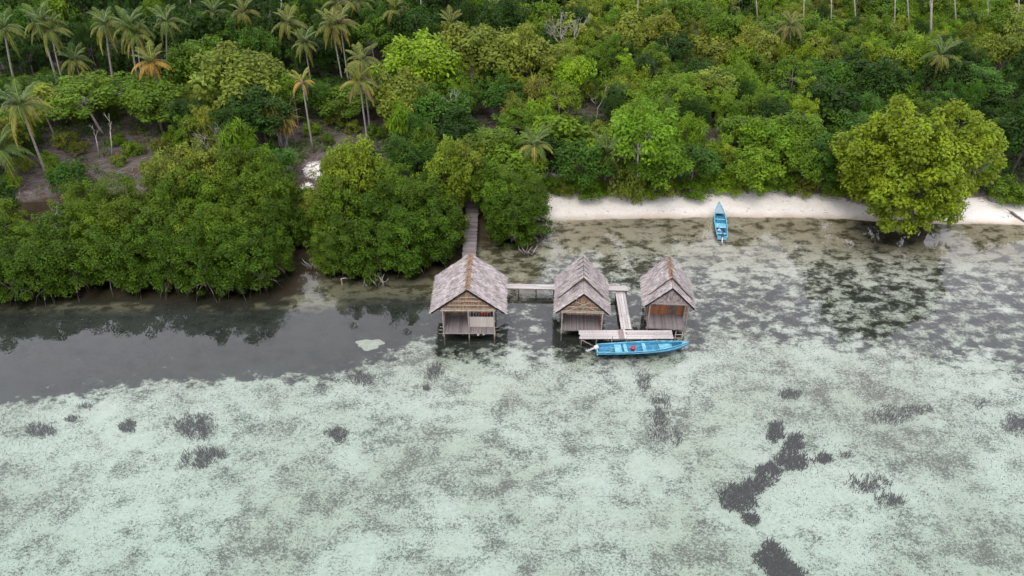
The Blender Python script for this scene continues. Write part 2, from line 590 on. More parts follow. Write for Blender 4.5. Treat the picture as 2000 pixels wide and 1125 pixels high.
tan = np.maximum(tan, sstep(600, 565, PR) * sstep(560, 640, PX) * sstep(1075, 1040, PX) * 0.7)
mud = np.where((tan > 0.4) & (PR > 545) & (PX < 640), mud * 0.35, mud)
bank_d = np.interp(XX, BKX, BKD) + 0.9 * (fbm(XX * 0.5, YY * 0.1, 9) - 0.5)
sand = sstep(0.5, -0.2, DD - bank_d) * sstep(980, 1040, PX)


def blob(px, r, rx, rr):
    return np.clip(1.25 - np.sqrt(((PX - px) / rx) ** 2 + ((PR - r) / rr) ** 2), 0, 1)


for b_ in ((618, 333, 34, 24), (600, 366, 18, 14), (872, 368, 40, 26), (1520, 352, 40, 18), (1420, 350, 30, 14), (1960, 372, 40, 16), (1085, 335, 40, 20), (1365, 365, 40, 8)):
    sand = np.maximum(sand, blob(*b_) * (0.85 if b_[0] < 700 else 0.62))
soil_shade = sstep(-0.35, 0.1, DD - bank_d) * sstep(0.8, 0.35, DD - bank_d) * sstep(1000, 1060, PX) * (0.35 + 0.65 * (fbm(XX * 0.7, YY * 0.2, 31) > 0.42))  # band along the bank step: exposed soil plus painted overhang shade
under = sstep(0.25, -0.1, DD)
wet = sstep(1.3, 0.1, DD + 0.8 * (fbm(XX * 0.8, YY * 0.4, 12) - 0.5))
inframe = (PX > -500) & (PX < 2500)
idx = np.arange(nyg * nxg).reshape(nyg, nxg)
Q = np.stack([idx[:-1, :-1], idx[:-1, 1:], idx[1:, 1:], idx[1:, :-1]], -1).reshape(-1, 4)
dq = 0.25 * (DD[:-1, :-1] + DD[:-1, 1:] + DD[1:, 1:] + DD[1:, :-1]).ravel()
bq = (DD - bank_d)
bq = 0.25 * (bq[:-1, :-1] + bq[:-1, 1:] + bq[1:, 1:] + bq[1:, :-1]).ravel()
VV = np.stack([XX, YY, ZZ], -1).reshape(-1, 3)
attrs = dict(wet=wet, bed=bed, mud=mud, tan=tan, sand=sand, soil_shade=soil_shade, under=under)


def terrain_piece(name, mask):
    q = Q[mask]
    used, inv = np.unique(q, return_inverse=True)
    me = mesh_np(name, VV[used], inv.reshape(-1, 4), M['ground'], smooth=True)
    for k, v in attrs.items():
        a = me.attributes.new(k, 'FLOAT', 'POINT')
        a.data.foreach_set('value', v.ravel()[used].astype(np.float32))
    return tag(link(name, me), kind='structure')


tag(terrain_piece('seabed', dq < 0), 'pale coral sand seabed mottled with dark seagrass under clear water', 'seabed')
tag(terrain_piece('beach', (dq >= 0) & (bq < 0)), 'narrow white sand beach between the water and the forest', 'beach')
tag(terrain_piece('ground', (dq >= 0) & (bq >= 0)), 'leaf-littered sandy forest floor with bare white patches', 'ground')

wb = MB()
wb.box(-2400, 2400, -1150, 260, -6.0, 0.0)
tag(wb.build('water', M['water']), 'clear shallow sea water reflecting grey sky and trees', 'water', kind='structure')

# ------------------------------------------------------------------ plants: leaves, crowns, trunks
def unit(a):
    return a / np.maximum(np.linalg.norm(a, axis=-1, keepdims=True), 1e-9)


def rdir(r, n):
    return unit(r.normal(size=(n, 3)))


def leaf_quads(P, D, Nn, L, W, droop=0.15):
    S = unit(np.cross(D, Nn))
    L, W = L[:, None], W[:, None]
    v0 = P
    v1 = P + D * L * 0.45 + S * W * 0.5
    v2 = P + D * L - Nn * L * droop
    v3 = P + D * L * 0.45 - S * W * 0.5
    return np.stack([v0, v1, v2, v3], 1).reshape(-1, 3)


def clump_leaves(r, C, cr, per, ll, lw, up=0.45, val=(0.72, 1.25), yel=(0.0, 0.6), strap=False):
    """Leaves of clumps with centres C and radii cr."""
    n = len(C)
    k = np.repeat(np.arange(n), per)
    d = rdir(r, len(k))
    d[:, 2] = d[:, 2] * 0.85 + up * r.uniform(0, 1, len(k))
    d = unit(d)
    rad = r.uniform(0.45, 1.0, len(k))[:, None] * cr[k][:, None]
    if strap:
        rad = rad * 0.12
    P = C[k] + d * rad * np.array([1, 1, 0.8])
    nn = unit(d * 0.75 + np.array([0, 0, 0.5]) + r.normal(size=d.shape) * 0.24)
    if strap:
        D = unit(d + np.array([0, 0, -0.1]))
        nn = unit(np.cross(np.cross(D, np.array([0, 0, 1.0]) + 0 * D), D))
    else:
        D = unit(np.cross(nn, rdir(r, len(k))) + d * 0.5 - np.array([0, 0, 0.2]))
    cs = r.uniform(0.72, 1.32, n)[k]
    L = ll * cs * r.uniform(0.65, 1.25, len(k))
    W = lw * cs * r.uniform(0.75, 1.2, len(k))
    V = leaf_quads(P, D, nn, L, W, 0.35 if strap else 0.15)
    cv, cy = r.uniform(*val, n), r.uniform(0, 1, n) ** 2 * (yel[1] - yel[0]) + yel[0]
    T = np.stack([cv[k] * r.uniform(0.88, 1.12, len(k)), np.clip(cy[k] + r.normal(0, 0.12, len(k)), 0, 1), np.zeros(len(k))], 1)
    return V, T


def crown_points(r, n, rx, rz, zc, low=-0.55, lump=0.28, inner=0.35):
    d = rdir(r, n * 4)
    d = d[d[:, 2] > low][:n]
    ph = r.uniform(0, 6.28, 6)
    az = np.arctan2(d[:, 1], d[:, 0])
    f = 1 + lump * (np.sin(az * 2 + ph[0]) * 0.4 + np.sin(az * 3 + ph[1] + d[:, 2] * 2) * 0.5 + np.sin(az * 5 + ph[2] + d[:, 2] * 5) * 0.35)
    rad = (inner + (1 - inner) * r.uniform(0, 1, len(d)) ** 0.45) * f
    out = r.uniform(0, 1, len(d)) < 0.12
    rad = np.where(out, np.maximum(rad, 1.0) * r.uniform(1.04, 1.26, len(d)), rad)
    return d * rad[:, None] * np.array([rx, rx, rz]) + np.array([0, 0, zc])


def wobble(r, a, b, k, amp):
    a, b = np.asarray(a, float), np.asarray(b, float)
    t = np.linspace(0, 1, k)[:, None]
    p = a + (b - a) * t
    off = r.normal(size=(k, 3)) * amp
    off[0] = 0
    off[-1] *= 0.3
    return [tuple(x) for x in p + off]


def trunk_mesh(name, r, C, zc, rz, r0, limbs=10, fork=0.45, mat='bark', roots=0, root_r=1.4, root_z=0.9):
    mb = MB()
    fz = max(0.5, (zc - rz * fork))
    tp = wobble(r, (0, 0, -0.5), (r.normal() * 0.2, r.normal() * 0.2, fz), 4, 0.06)
    mb.tube(tp, [r0 * 1.25, r0, r0 * 0.85, r0 * 0.75], 7)
    pick = r.choice(len(C), min(limbs, len(C)), replace=False)
    for i in pick:
        p = wobble(r, tp[-1], C[i] * np.array([0.92, 0.92, 0.97]), 5, 0.12)
        p[1] = (p[1][0], p[1][1], p[1][2] + 0.15)
        mb.tube(p, [r0 * 0.6, r0 * 0.42, r0 * 0.3, r0 * 0.2, r0 * 0.1], 5, cap=False)
    for i in range(roots):
        a = r.uniform(0, 6.28)
        rr = root_r * r.uniform(0.6, 1.25)
        zz = root_z * r.uniform(0.6, 1.2)
        c, s = math.cos(a), math.sin(a)
        mb.tube([(0.05 * c, 0.05 * s, zz), (rr * 0.35 * c, rr * 0.35 * s, zz * 0.95), (rr * 0.72 * c, rr * 0.72 * s, zz * 0.55), (rr * c, rr * s, -0.7)],
                [0.05, 0.045, 0.04, 0.035], 5, cap=False)
    return mb.mesh(name, M[mat], smooth=True)


PROTO = {}


def make_proto(key, n, seed, rx, rz, zc, ncl, cr, per, ll, lw, low=-0.55, lump=0.28, r0=0.13, limbs=10, up=0.45, val=(0.72, 1.25), yel=(0, 0.6),
               mat='bark', roots=0, strap=False, inner=0.35, bare=0, fork=0.45, root_r=1.4, root_z=0.9):
    PROTO[key] = []
    for i in range(n):
        r = np.random.default_rng(seed + i * 101)
        C = crown_points(r, ncl, rx, rz, zc, low, lump, inner)
        V, T = clump_leaves(r, C, cr * r.uniform(0.75, 1.3, len(C)), per, ll, lw, up, val, yel, strap)
        cm = mesh_np(key + '_crown', V, np.arange(len(V)).reshape(-1, 4), M['leaf'], T)
        tm = trunk_mesh(key + '_trunk', r, C, zc, rz, r0, limbs, fork, mat, roots, root_r, root_z)
        PROTO[key].append((tm, cm, rx * 1.08, zc + rz * 1.02))


make_proto('dome', 5, 100, 2.6, 1.9, 3.9, 78, 0.62, 70, 0.34, 0.19, low=-0.45, yel=(0, 0.7))
make_proto('tall', 4, 200, 2.0, 2.9, 4.6, 84, 0.55, 64, 0.30, 0.15, low=-0.75, lump=0.34)
make_proto('open', 4, 300, 2.5, 1.9, 4.6, 44, 0.56, 80, 0.30, 0.16, low=-0.3, lump=0.45, r0=0.09, limbs=22, mat='pale_bark', inner=0.5)
make_proto('shrub', 4, 400, 1.5, 1.15, 1.2, 46, 0.42, 62, 0.24, 0.13, low=-0.75, r0=0.05, limbs=8, fork=0.9)
make_proto('spiky', 4, 500, 1.7, 1.7, 2.6, 30, 1.0, 46, 0.85, 0.10, low=-0.5, r0=0.08, limbs=14, strap=True, yel=(0, 0.5))
make_proto('mangrove', 6, 600, 2.3, 3.1, 3.5, 150, 0.52, 80, 0.22, 0.125, low=-0.93, lump=0.4, r0=0.12, limbs=10, val=(0.66, 1.22), yel=(0, 0.8), roots=11, fork=0.8, inner=0.55, mat='root', root_r=1.9)
make_proto('fine', 4, 800, 2.0, 2.3, 3.6, 90, 0.42, 90, 0.19, 0.085, low=-0.7, lump=0.5, val=(0.65, 1.3), yel=(0, 0.8), limbs=16)
make_proto('bigleaf', 3, 850, 2.2, 1.7, 3.6, 34, 0.62, 46, 0.55, 0.30, low=-0.4, lump=0.45, limbs=18, mat='pale_bark', yel=(0, 0.9))
make_proto('weeping', 3, 880, 2.0, 2.1, 3.7, 60, 0.6, 70, 0.5, 0.07, low=-0.5, lump=0.4, up=-0.2, yel=(0.1, 0.9))
make_proto('bushy', 3, 700, 3.2, 3.3, 4.4, 150, 0.7, 78, 0.33, 0.19, low=-0.8, lump=0.3, r0=0.18, limbs=14, val=(0.62, 1.3), yel=(0, 0.65), roots=6, inner=0.5)


def place_tree(key, loc, w, h, col, name, label=None, cat='tree', group=None, rz=None, var=None, rng=random):
    """A tree of crown width w and height h, standing at loc."""
    tm, cm, pr, ph = PROTO[key][rng.randrange(len(PROTO[key])) if var is None else var]
    sx = w / (2 * pr)
    sz = h / ph
    e = empty(name, loc, rng.uniform(0, 6.28) if rz is None else rz, (sx * rng.uniform(0.94, 1.06), sx * rng.uniform(0.94, 1.06), sz))
    link('trunk', tm, e)
    c = link('crown', cm, e)
    c.color = (*col, 1)
    return tag(e, label, cat, group)


DARK, MID, BRIGHT, OLIVE, YELLOW, TEAL, LIME = ((0.020, 0.047, 0.006), (0.068, 0.122, 0.009), (0.094, 0.168, 0.010), (0.115, 0.146, 0.020),
                                                (0.118, 0.172, 0.012), (0.037, 0.088, 0.010), (0.128, 0.214, 0.013))
MANG, MANG2 = (0.041, 0.082, 0.005), (0.060, 0.104, 0.006)


def jit(c, a=0.12, rng=random):
    k = rng.uniform(1 - a, 1 + a)
    return tuple(x * k * rng.uniform(0.95, 1.05) for x in c)


def on_ground(px, row):
    """Where the ground is at this spot of the photograph."""
    z = 0.5
    for _ in range(6):
        p = G(px, row, z)
        z = gz(p.x, p.y)
    return Vector((p.x, p.y, z))


FOREST = []      # (object, px, row, colour word, size word, kind word) for the labels


# ------------------------------------------------------------------ huts
def strands(r, A, U, Dn, nrm, length, width, n, jitter, lift):
    """Ragged leaf strands along the line A..A+U, hanging along Dn."""
    U, Dn, nrm = np.asarray(U, float), np.asarray(Dn, float), np.asarray(nrm, float)
    t = (np.arange(n) + r.uniform(-0.4, 0.4, n)) / n
    P = np.asarray(A, float) + U * t[:, None] + nrm * r.uniform(0.004, lift * 0.5, n)[:, None]
    ud = U / np.linalg.norm(U)
    L = length * (1 + r.uniform(-jitter, jitter, n))[:, None]
    dv = unit(Dn + ud * r.normal(0, 0.09, n)[:, None])
    W = (width * r.uniform(0.7, 1.35, n))[:, None]
    e = P + dv * L + nrm * r.uniform(0.2, 1.0, n)[:, None] * lift
    V = np.stack([P - ud * W / 2, P + ud * W / 2, e + ud * W * 0.35, e - ud * W * 0.35], 1).reshape(-1, 3)
    v = r.uniform(0.5, 1.4, n)
    T = np.stack([v, v * r.uniform(0.94, 1.03, n), v * r.uniform(0.9, 1.06, n)], 1)
    return V, T


def soup(name, parts, mat, parent):
    V = np.concatenate([p[0] for p in parts])
    T = np.concatenate([p[1] for p in parts])
    return link(name, mesh_np(name, V, np.arange(len(V)).reshape(-1, 4), mat, T), parent)


def thatch_roof(parent, y0, y1, half, zt, ze, seed, ridge=True, courses=None, ridge_to=None):
    r = np.random.default_rng(seed)
    mb = MB()
    sl = math.hypot(half, zt - ze)
    for s in (-1, 1):
        nx, nz = s * (zt - ze) / sl, half / sl
        a = [(0, zt), (s * half, ze)]
        vs = []
        for y in (y0 + 0.03, y1 - 0.03):
            for (x, z) in [(q[0], q[1] - 0.085) for q in a]:
                vs += [(x, y, z), (x - nx * 0.07, y, z - nz * 0.07)]
        mb.add(vs, [(0, 4, 6, 2), (1, 3, 7, 5), (0, 2, 3, 1), (4, 5, 7, 6), (2, 6, 7, 3), (0, 1, 5, 4)])
    roof = mb.build('roof', M['gable'], parent)
    ta = roof.data.attributes.new('tint', 'FLOAT_VECTOR', 'FACE')
    ta.data.foreach_set('vector', np.full(len(roof.data.polygons) * 3, 0.7, np.float32))
    nc = courses or int(sl / 0.3)
    L = y1 - y0
    for s in (-1, 1):
        dn = np.array([s * half / sl, 0, (ze - zt) / sl])
        nr = np.array([s * (zt - ze) / sl, 0, half / sl])
        for k in range(nc):
            st = sl * (k / nc) - 0.02
            n = int(L / 0.04)
            parts = []
            for lay in range(2):
                A = np.array([0, y0 - 0.06, zt]) + dn * (st + 0.05 * lay) + nr * (0.012 + 0.018 * lay + r.uniform(0, 0.012))
                sg = 0.06 * math.sin(math.pi * (k + 0.5) / nc) + 0.025
                parts.append(strands(r, A, (0, L + 0.12, 0), dn, nr, sl / nc * 1.5 + 0.02, 0.06, n, 0.3, 0.055))
            for V_, T_ in parts:
                V_[:, 2] -= sg * np.sin(np.pi * np.clip((V_[:, 1] - y0) / L, 0, 1)) + 0.015 * np.sin(V_[:, 1] * 2.3 + k + seed)
                T_ *= (0.82 + 0.36 * vnoise(V_[::4, 1] * 1.3 + seed, np.full(len(V_) // 4, k * 0.45 + s * 9), 3))[:, None]
            soup('thatch_course', parts, M['thatch'], roof)
    if ridge:
        ry1 = ridge_to if ridge_to is not None else y1
        nseg = 5
        seg = (ry1 - y0) / nseg
        for k in range(nseg):
            parts = []
            ya = y0 + seg * k
            for s in (-1, 1):
                dn = unit(np.array([s * half / sl, 0, (ze - zt) / sl]))
                nr = np.array([s * (zt - ze) / sl, 0, half / sl])
                for lay in range(2):
                    A = np.array([0, ya + 0.02, zt + 0.055 + 0.012 * (k % 2)]) + nr * 0.02 * lay
                    parts.append(strands(r, A, (0, seg, 0), dn, nr, 0.2, 0.045, int(seg / 0.028), 0.5, 0.05))
            soup('ridge_cap', parts, M['ridge'], roof)
            pb = MB()
            yy = ya + seg * 0.5 + r.uniform(-0.1, 0.1)
            e = 0.55 * r.uniform(0.6, 1.2)
            dx, dz = half / sl * e, (zt - ze) / sl * e
            pb.bar((-dx, yy, zt - dz + 0.11), (0.06, yy, zt + 0.17), 0.035, 0.035)
            pb.bar((dx, yy + 0.06, zt - dz + 0.11), (-0.06, yy + 0.06, zt + 0.17), 0.035, 0.035)
            pb.build('ridge_peg', M['dark_post'], roof)
    return roof


def gable(parent, y, half, zb, zt, seed, mat, battens, crossed=False, fringe=0.25):
    """A thatched gable triangle at y with battens and a ragged lower fringe."""
    r = np.random.default_rng(seed)
    g = MB().add([(-half, y + 0.05, zb), (half, y + 0.05, zb), (0, y + 0.05, zt), (-half, y + 0.02, zb), (half, y + 0.02, zb), (0, y + 0.02, zt)],
                 [(0, 2, 1), (3, 4, 5), (0, 1, 4, 3), (1, 2, 5, 4), (2, 0, 3, 5)]).build('gable', M[mat], parent)
    a = g.data.attributes.new('tint', 'FLOAT_VECTOR', 'FACE')
    a.data.foreach_set('vector', np.full(len(g.data.polygons) * 3, 0.8, np.float32))
    nrow = 7
    hgt = zt - zb
    for k in range(nrow):
        z = zb + hgt * (k + 1) / nrow
        hw = half * (1 - (k + 0.55) / nrow)
        if hw < 0.08:
            continue
        parts = [strands(r, (-hw, y + 0.012 - 0.004 * (k % 2), z), (2 * hw, 0, 0), (0, 0, -1), (0, -1, 0), hgt / nrow * (1.1 if k else 1.0 + fringe * nrow / hgt), 0.07, max(4, int(2 * hw / 0.05)), 0.2, 0.04)]
        soup('thatch_row', parts, M[mat], g)
    for z in battens:
        hw = half * (1 - (z - zb) / hgt)
        MB().box(-hw, hw, y - 0.10, y - 0.055, z - 0.035, z + 0.035).build('batten', M['batten'], g)
    if crossed:
        for s in (-1, 1):
            MB().bar((-s * half * 0.72, y - 0.125 - 0.03 * (s > 0), zb + 0.1), (s * half * 0.30, y - 0.125 - 0.03 * (s > 0), zb + hgt * 0.68), 0.05, 0.05).build('batten', M['batten'], g)
    return g


SLAT = {}


def slat_mesh(key, w, l, h, mat):
    k = (key, round(w, 3), round(l, 3), round(h, 3), mat)
    if k not in SLAT:
        SLAT[k] = MB().box(-w / 2, w / 2, 0, l, -h, 0).mesh(key, M[mat])
    return SLAT[k]


def pole(r, x, y, z0, z1, rad=0.06, lean=0.04):
    dx, dy = r.normal(0, lean), r.normal(0, lean)
    return MB().tube([(x + dx, y + dy, z0), (x + dx * 0.4, y + dy * 0.3, (z0 + z1) / 2), (x, y, z1)], [rad * 1.1, rad, rad * 0.9], 7)


def hut_base(root, W, D, zf, seed, back_posts=3, front_top=2.4, centre=True):
    r = np.random.default_rng(seed)
    for x in (-W / 2, 0.0, W / 2):
        zt = front_top if (x or centre) else zf - 0.1
        pole(r, x, 0.05, -1.3, zt).build('post', M['post'], root)
    for j in range(1, back_posts):
        for x in (-W / 2, W / 2):
            pole(r, x, D * j / (back_posts - 1), -1.3, front_top).build('post', M['post'], root)
        pole(r, 0, D * j / (back_posts - 1), -1.3, zf - 0.1).build('post', M['post'], root)
    fl = MB().box(-W / 2 - 0.1, W / 2 + 0.1, -0.02, 0.08, zf - 0.17, zf - 0.03)
    for j in (0.33, 0.66, 0.98):
        fl.box(-W / 2 - 0.1, W / 2 + 0.1, D * j, D * j + 0.1, zf - 0.17, zf - 0.03)
    fl = fl.build('floor', M['post'], root)
    n = int(round(W / 0.105))
    for i in range(n):
        x = -W / 2 + W * (i + 0.5) / n
        me = slat_mesh('floor_slat', W / n - 0.014, D + 0.12, 0.028, 'slat')
        link('floor_slat', me, fl, (x, -0.07 + r.uniform(-0.05, 0.04), zf + r.uniform(-0.006, 0.008)), (0, 0, r.uniform(-0.004, 0.004)))
    return r


def plank_wall(root, name, p, q, z0, z1, mat, step=0.14, th=0.035, gap=0.008, piece='plank', seed=1):
    """A wall of upright boards between p and q."""
    r = np.random.default_rng(seed)
    p, q = Vector((*p, 0)), Vector((*q, 0))
    L = (q - p).length
    a = math.atan2(q.y - p.y, q.x - p.x)
    wl = MB()
    for z in (z0 + 0.12, z1 - 0.12):
        wl.bar(p + Vector((0, 0, z)), q + Vector((0, 0, z)), 0.03, 0.06)
    for c in (p + (q - p) * 0.02, p + (q - p) * 0.98):
        wl.bar(c + Vector((0, 0, z0 + 0.05)), c + Vector((0, 0, z1 - 0.05)), 0.04, 0.04)
    wl = wl.build(name, M['post'], root)
    n = max(2, int(round(L / step)))
    me_key = ('wallboard', name, round(z1 - z0, 2), mat, round(L / n, 3))
    if me_key not in SLAT:
        w = L / n - gap
        SLAT[me_key] = MB().box(-w / 2, w / 2, -th / 2, th / 2, 0, z1 - z0).mesh(piece, M[mat])
    off = Vector((-math.sin(a), math.cos(a), 0)) * -0.036
    for i in range(n):
        c = p + (q - p) * ((i + 0.5) / n) + off
        link(piece, SLAT[me_key], wl, (c.x, c.y, z0 + r.uniform(-0.02, 0.01)), (0, 0, a))
    return wl


# ---- the large hut with the red curtain
c0 = G(916.5, 659.5)
hutA = tag(empty('stilt_hut', c0, R(-0.5)), 'largest thatched stilt hut, with cream railing panel and red curtain on its porch', 'hut', 'thatched stilt huts over the water')
W, D, ZF = 4.45, 4.9, 0.62
ra = hut_base(hutA, W, D, ZF, 1, 3, 3.1)
plank_wall(hutA, 'side_wall', (-W / 2 + 0.02, 0.75), (-W / 2 + 0.02, D), ZF + 0.03, 3.0, 'weave', 0.2, seed=3)
plank_wall(hutA, 'side_wall', (W / 2 - 0.02, D), (W / 2 - 0.02, 0.75), ZF + 0.03, 3.0, 'weave', 0.2, seed=4)
plank_wall(hutA, 'back_wall', (-W / 2 + 0.05, D - 0.05), (W / 2 - 0.05, D - 0.05), ZF + 0.03, 3.0, 'weave', 0.2, seed=5)
plank_wall(hutA, 'inner_wall', (-W / 2 + 0.06, 2.3), (-0.02, 2.3), ZF + 0.03, 3.1, 'weave', 0.2, seed=6)
plank_wall(hutA, 'partition', (0.0, 2.3), (0.0, 0.82), ZF + 0.03, 3.1, 'weave', 0.2, seed=7)
plank_wall(hutA, 'railing_panel', (0.06, 0.78), (W / 2 - 0.08, 0.78), ZF + 0.03, ZF + 1.2, 'cream', 0.16, seed=8)
for i in range(9):
    x = 0.14 + (W / 2 - 0.24) * i / 8
    MB().box(x - 0.018, x + 0.018, 0.765, 0.80, ZF + 1.2, 3.12).build('window_bar', M['post'], hutA)
MB().box(-W / 2 - 0.15, W / 2 + 0.15, 0.0, 0.10, 3.06, 3.19).build('tie_beam', M['batten'], hutA)
MB().box(-0.05, 0.05, 0.70, 0.78, ZF, 3.1).build('post', M['post'], hutA)
for x in (-W / 2 - 0.08, W / 2 + 0.08):
    for y in (0.2, D - 0.3):
        MB().bar((x, y - 0.4, 0.35), (x, y + 0.5, 0.35), 0.05, 0.05).build('brace', M['post'], hutA)
for s in (-1, 1):
    for k, (z, l) in enumerate(((0.30, 0.5), (0.72, 0.45), (1.05, 0.35))):
        MB().bar((s * (W / 2 - 0.05), 0.12 + 0.03 * k, z), (s * (W / 2 + l), 0.16 + 0.03 * k, z + 0.03), 0.04, 0.04).build('brace', M['post'], hutA)
gable(hutA, 0.06, 2.45, 3.19, 5.12, 10, 'gable', (3.32, 3.75, 4.2, 4.62))
thatch_roof(hutA, 0.0, 5.25, 3.12, 5.38, 2.92, 11, True, 13)
for s in (-1, 1):
    MB().bar((s * 3.16, -0.10, 2.90), (0, -0.10, 5.42), 0.05, 0.13).build('barge_board', M['gable_grey'], hutA)
for k in range(2):
    MB().box(0.72 + 0.5 * k, 0.9 + 0.48 * k, -0.14, -0.12, ZF - 0.24 + 0.06 * k, ZF - 0.05).build('rag', M['cream'], hutA)


def cloth(name, label, x0, x1, y, z0, z1, mat, root, waves=5):
    n = 24
    vs, fs = [], []
    for i in range(n + 1):
        t = i / n
        x = x0 + (x1 - x0) * t
        yy = y + 0.035 * math.sin(t * waves * 6.28)
        for z, k in ((z1, 0.6), (z0, 1.0)):
            for th in (0.0, 0.012):
                vs.append((x, y + (yy - y) * k + th, z + 0.02 * math.sin(t * 9) * (k == 1.0)))
    for i in range(n):
        a, b = i * 4, i * 4 + 4
        fs += [(a, a + 2, b + 2, b), (a + 1, b + 1, b + 3, a + 3), (a, b, b + 1, a + 1), (a + 2, a + 3, b + 3, b + 2)]
    o = MB().add(vs, fs).build(name, M[mat], smooth=True)
    o.matrix_world = root_matrix(root)
    return tag(o, label, 'curtain')


def root_matrix(o):
    return Matrix.Translation(o.location) @ Matrix.Rotation(o.rotation_euler.z, 4, 'Z')


cloth('curtain', 'red cloth curtain hanging behind the porch bars of the largest hut', 0.95, 1.72, 0.95, ZF + 1.0, 3.0, 'red_cloth', hutA)
cloth('curtain', 'dark green cloth hanging beside the red curtain in the largest hut', 0.12, 0.72, 0.98, ZF + 1.0, 3.0, 'dark_cloth', hutA, 4)

# ---- the double-roofed hut
c1 = G(1134.5, 653.5)
hutB = tag(empty('stilt_hut', c1, R(-3.0)), 'middle thatched stilt hut with stepped double roof and open dark porch', 'hut', 'thatched stilt huts over the water')
W, D, ZF = 3.5, 4.5, 0.60
hut_base(hutB, W, D, ZF, 2, 3, 2.55, False)
plank_wall(hutB, 'inner_wall', (-W / 2 + 0.06, 2.15), (W / 2 - 0.06, 2.15), ZF + 0.03, 2.6, 'weave', 0.18, seed=13)
plank_wall(hutB, 'side_wall', (-W / 2 + 0.02, 2.1), (-W / 2 + 0.02, D), ZF + 0.03, 2.6, 'weave', 0.2, seed=14)
plank_wall(hutB, 'side_wall', (W / 2 - 0.02, D), (W / 2 - 0.02, 2.1), ZF + 0.03, 2.6, 'weave', 0.2, seed=15)
plank_wall(hutB, 'back_wall', (-W / 2 + 0.05, D), (W / 2 - 0.05, D), ZF + 0.03, 2.6, 'weave', 0.2, seed=16)
plank_wall(hutB, 'porch_wall', (W / 2 - 0.03, 2.0), (W / 2 - 0.03, 0.2), ZF + 0.03, 2.5, 'brown_wood', 0.22, seed=17)
plank_wall(hutB, 'porch_wall', (-W / 2 + 0.03, 0.6), (-W / 2 + 0.03, 2.0), ZF + 0.03, ZF + 0.9, 'brown_wood', 0.22, seed=18)
MB().box(-W / 2 - 0.12, W / 2 + 0.12, 0.0, 0.10, 2.50, 2.62).build('tie_beam', M['batten'], hutB)
gable(hutB, 0.06, 2.0, 2.62, 4.36, 20, 'gable', (2.74, 3.2), True, 0.3)
thatch_roof(hutB, 0.0, 2.2, 2.28, 4.62, 2.50, 21, False, 10)
thatch_roof(hutB, 1.75, 4.95, 2.26, 5.12, 2.58, 22, False, 12)
for s in (-1, 1):
    MB().bar((s * 2.31, -0.10, 2.48), (0, -0.10, 4.66), 0.05, 0.12).build('barge_board', M['gable_grey'], hutB)
for k in range(5):
    y = 2.1 + 0.62 * k
    for s in (-1, 1):
        MB().bar((s * 0.5, y, 4.72), (-s * 0.05, y + 0.05 * s, 5.30), 0.035, 0.035).build('ridge_peg', M['dark_post'], hutB)

# ---- the small hut with brown wooden wall
c2 = G(1299, 650.5)
hutC = tag(empty('stilt_hut', c2, R(-4.5)), 'thatched stilt hut with red-brown plank wall and orange ridge', 'hut', 'thatched stilt huts over the water')
W, D, ZF = 3.36, 3.7, 0.60
hut_base(hutC, W, D, ZF, 3, 3, 3.3, False)
iw = plank_wall(hutC, 'inner_wall', (-W / 2 + 0.06, 1.9), (W / 2 - 0.06, 1.9), ZF + 0.03, 2.95, 'brown_wood', 0.24, seed=23)
for x0, x1, z0, z1 in ((-1.15, -0.8, 1.6, 2.05), (0.35, 1.0, 0.75, 2.2)):
    MB().box(x0, x1, 1.79, 1.835, z0, z1).build('opening_shade_panel', M['dark_post'], hutC)
    fr = MB()
    fr.box(x0 - 0.06, x0, 1.775, 1.84, z0 - 0.06, z1 + 0.06).box(x1, x1 + 0.06, 1.775, 1.84, z0 - 0.06, z1 + 0.06).box(x0, x1, 1.775, 1.84, z1, z1 + 0.06)
    fr.build('frame', M['brown_wood'], hutC)
plank_wall(hutC, 'side_wall', (-W / 2 + 0.02, 1.5), (-W / 2 + 0.02, D), ZF + 0.03, 2.9, 'weave', 0.2, seed=24)
plank_wall(hutC, 'side_wall', (W / 2 - 0.02, D), (W / 2 - 0.02, 1.5), ZF + 0.03, 2.9, 'weave', 0.2, seed=25)
plank_wall(hutC, 'back_wall', (-W / 2 + 0.05, D), (W / 2 - 0.05, D), ZF + 0.03, 2.9, 'weave', 0.2, seed=26)
for s in (-1, 1):
    MB().bar((s * (W / 2 - 0.03), 0.3, ZF + 0.9), (s * (W / 2 - 0.1), 0.9, 2.8), 0.09, 0.05).build('brace', M['brown_wood'], hutC)
MB().box(-W / 2 - 0.12, W / 2 + 0.12, 0.0, 0.10, 3.28, 3.40).build('tie_beam', M['post'], hutC)
gable(hutC, 0.06, 1.62, 3.40, 4.88, 30, 'gable_grey', (), False, 0.16)
thatch_roof(hutC, 0.0, 1.55, 2.1, 5.08, 2.98, 31, False, 10)
thatch_roof(hutC, 1.15, 4.1, 2.12, 5.42, 3.05, 32, True, 11)
for s in (-1, 1):
    MB().bar((s * 2.13, -0.10, 2.98), (0, -0.10, 5.12), 0.05, 0.12).build('barge_board', M['gable_grey'], hutC)


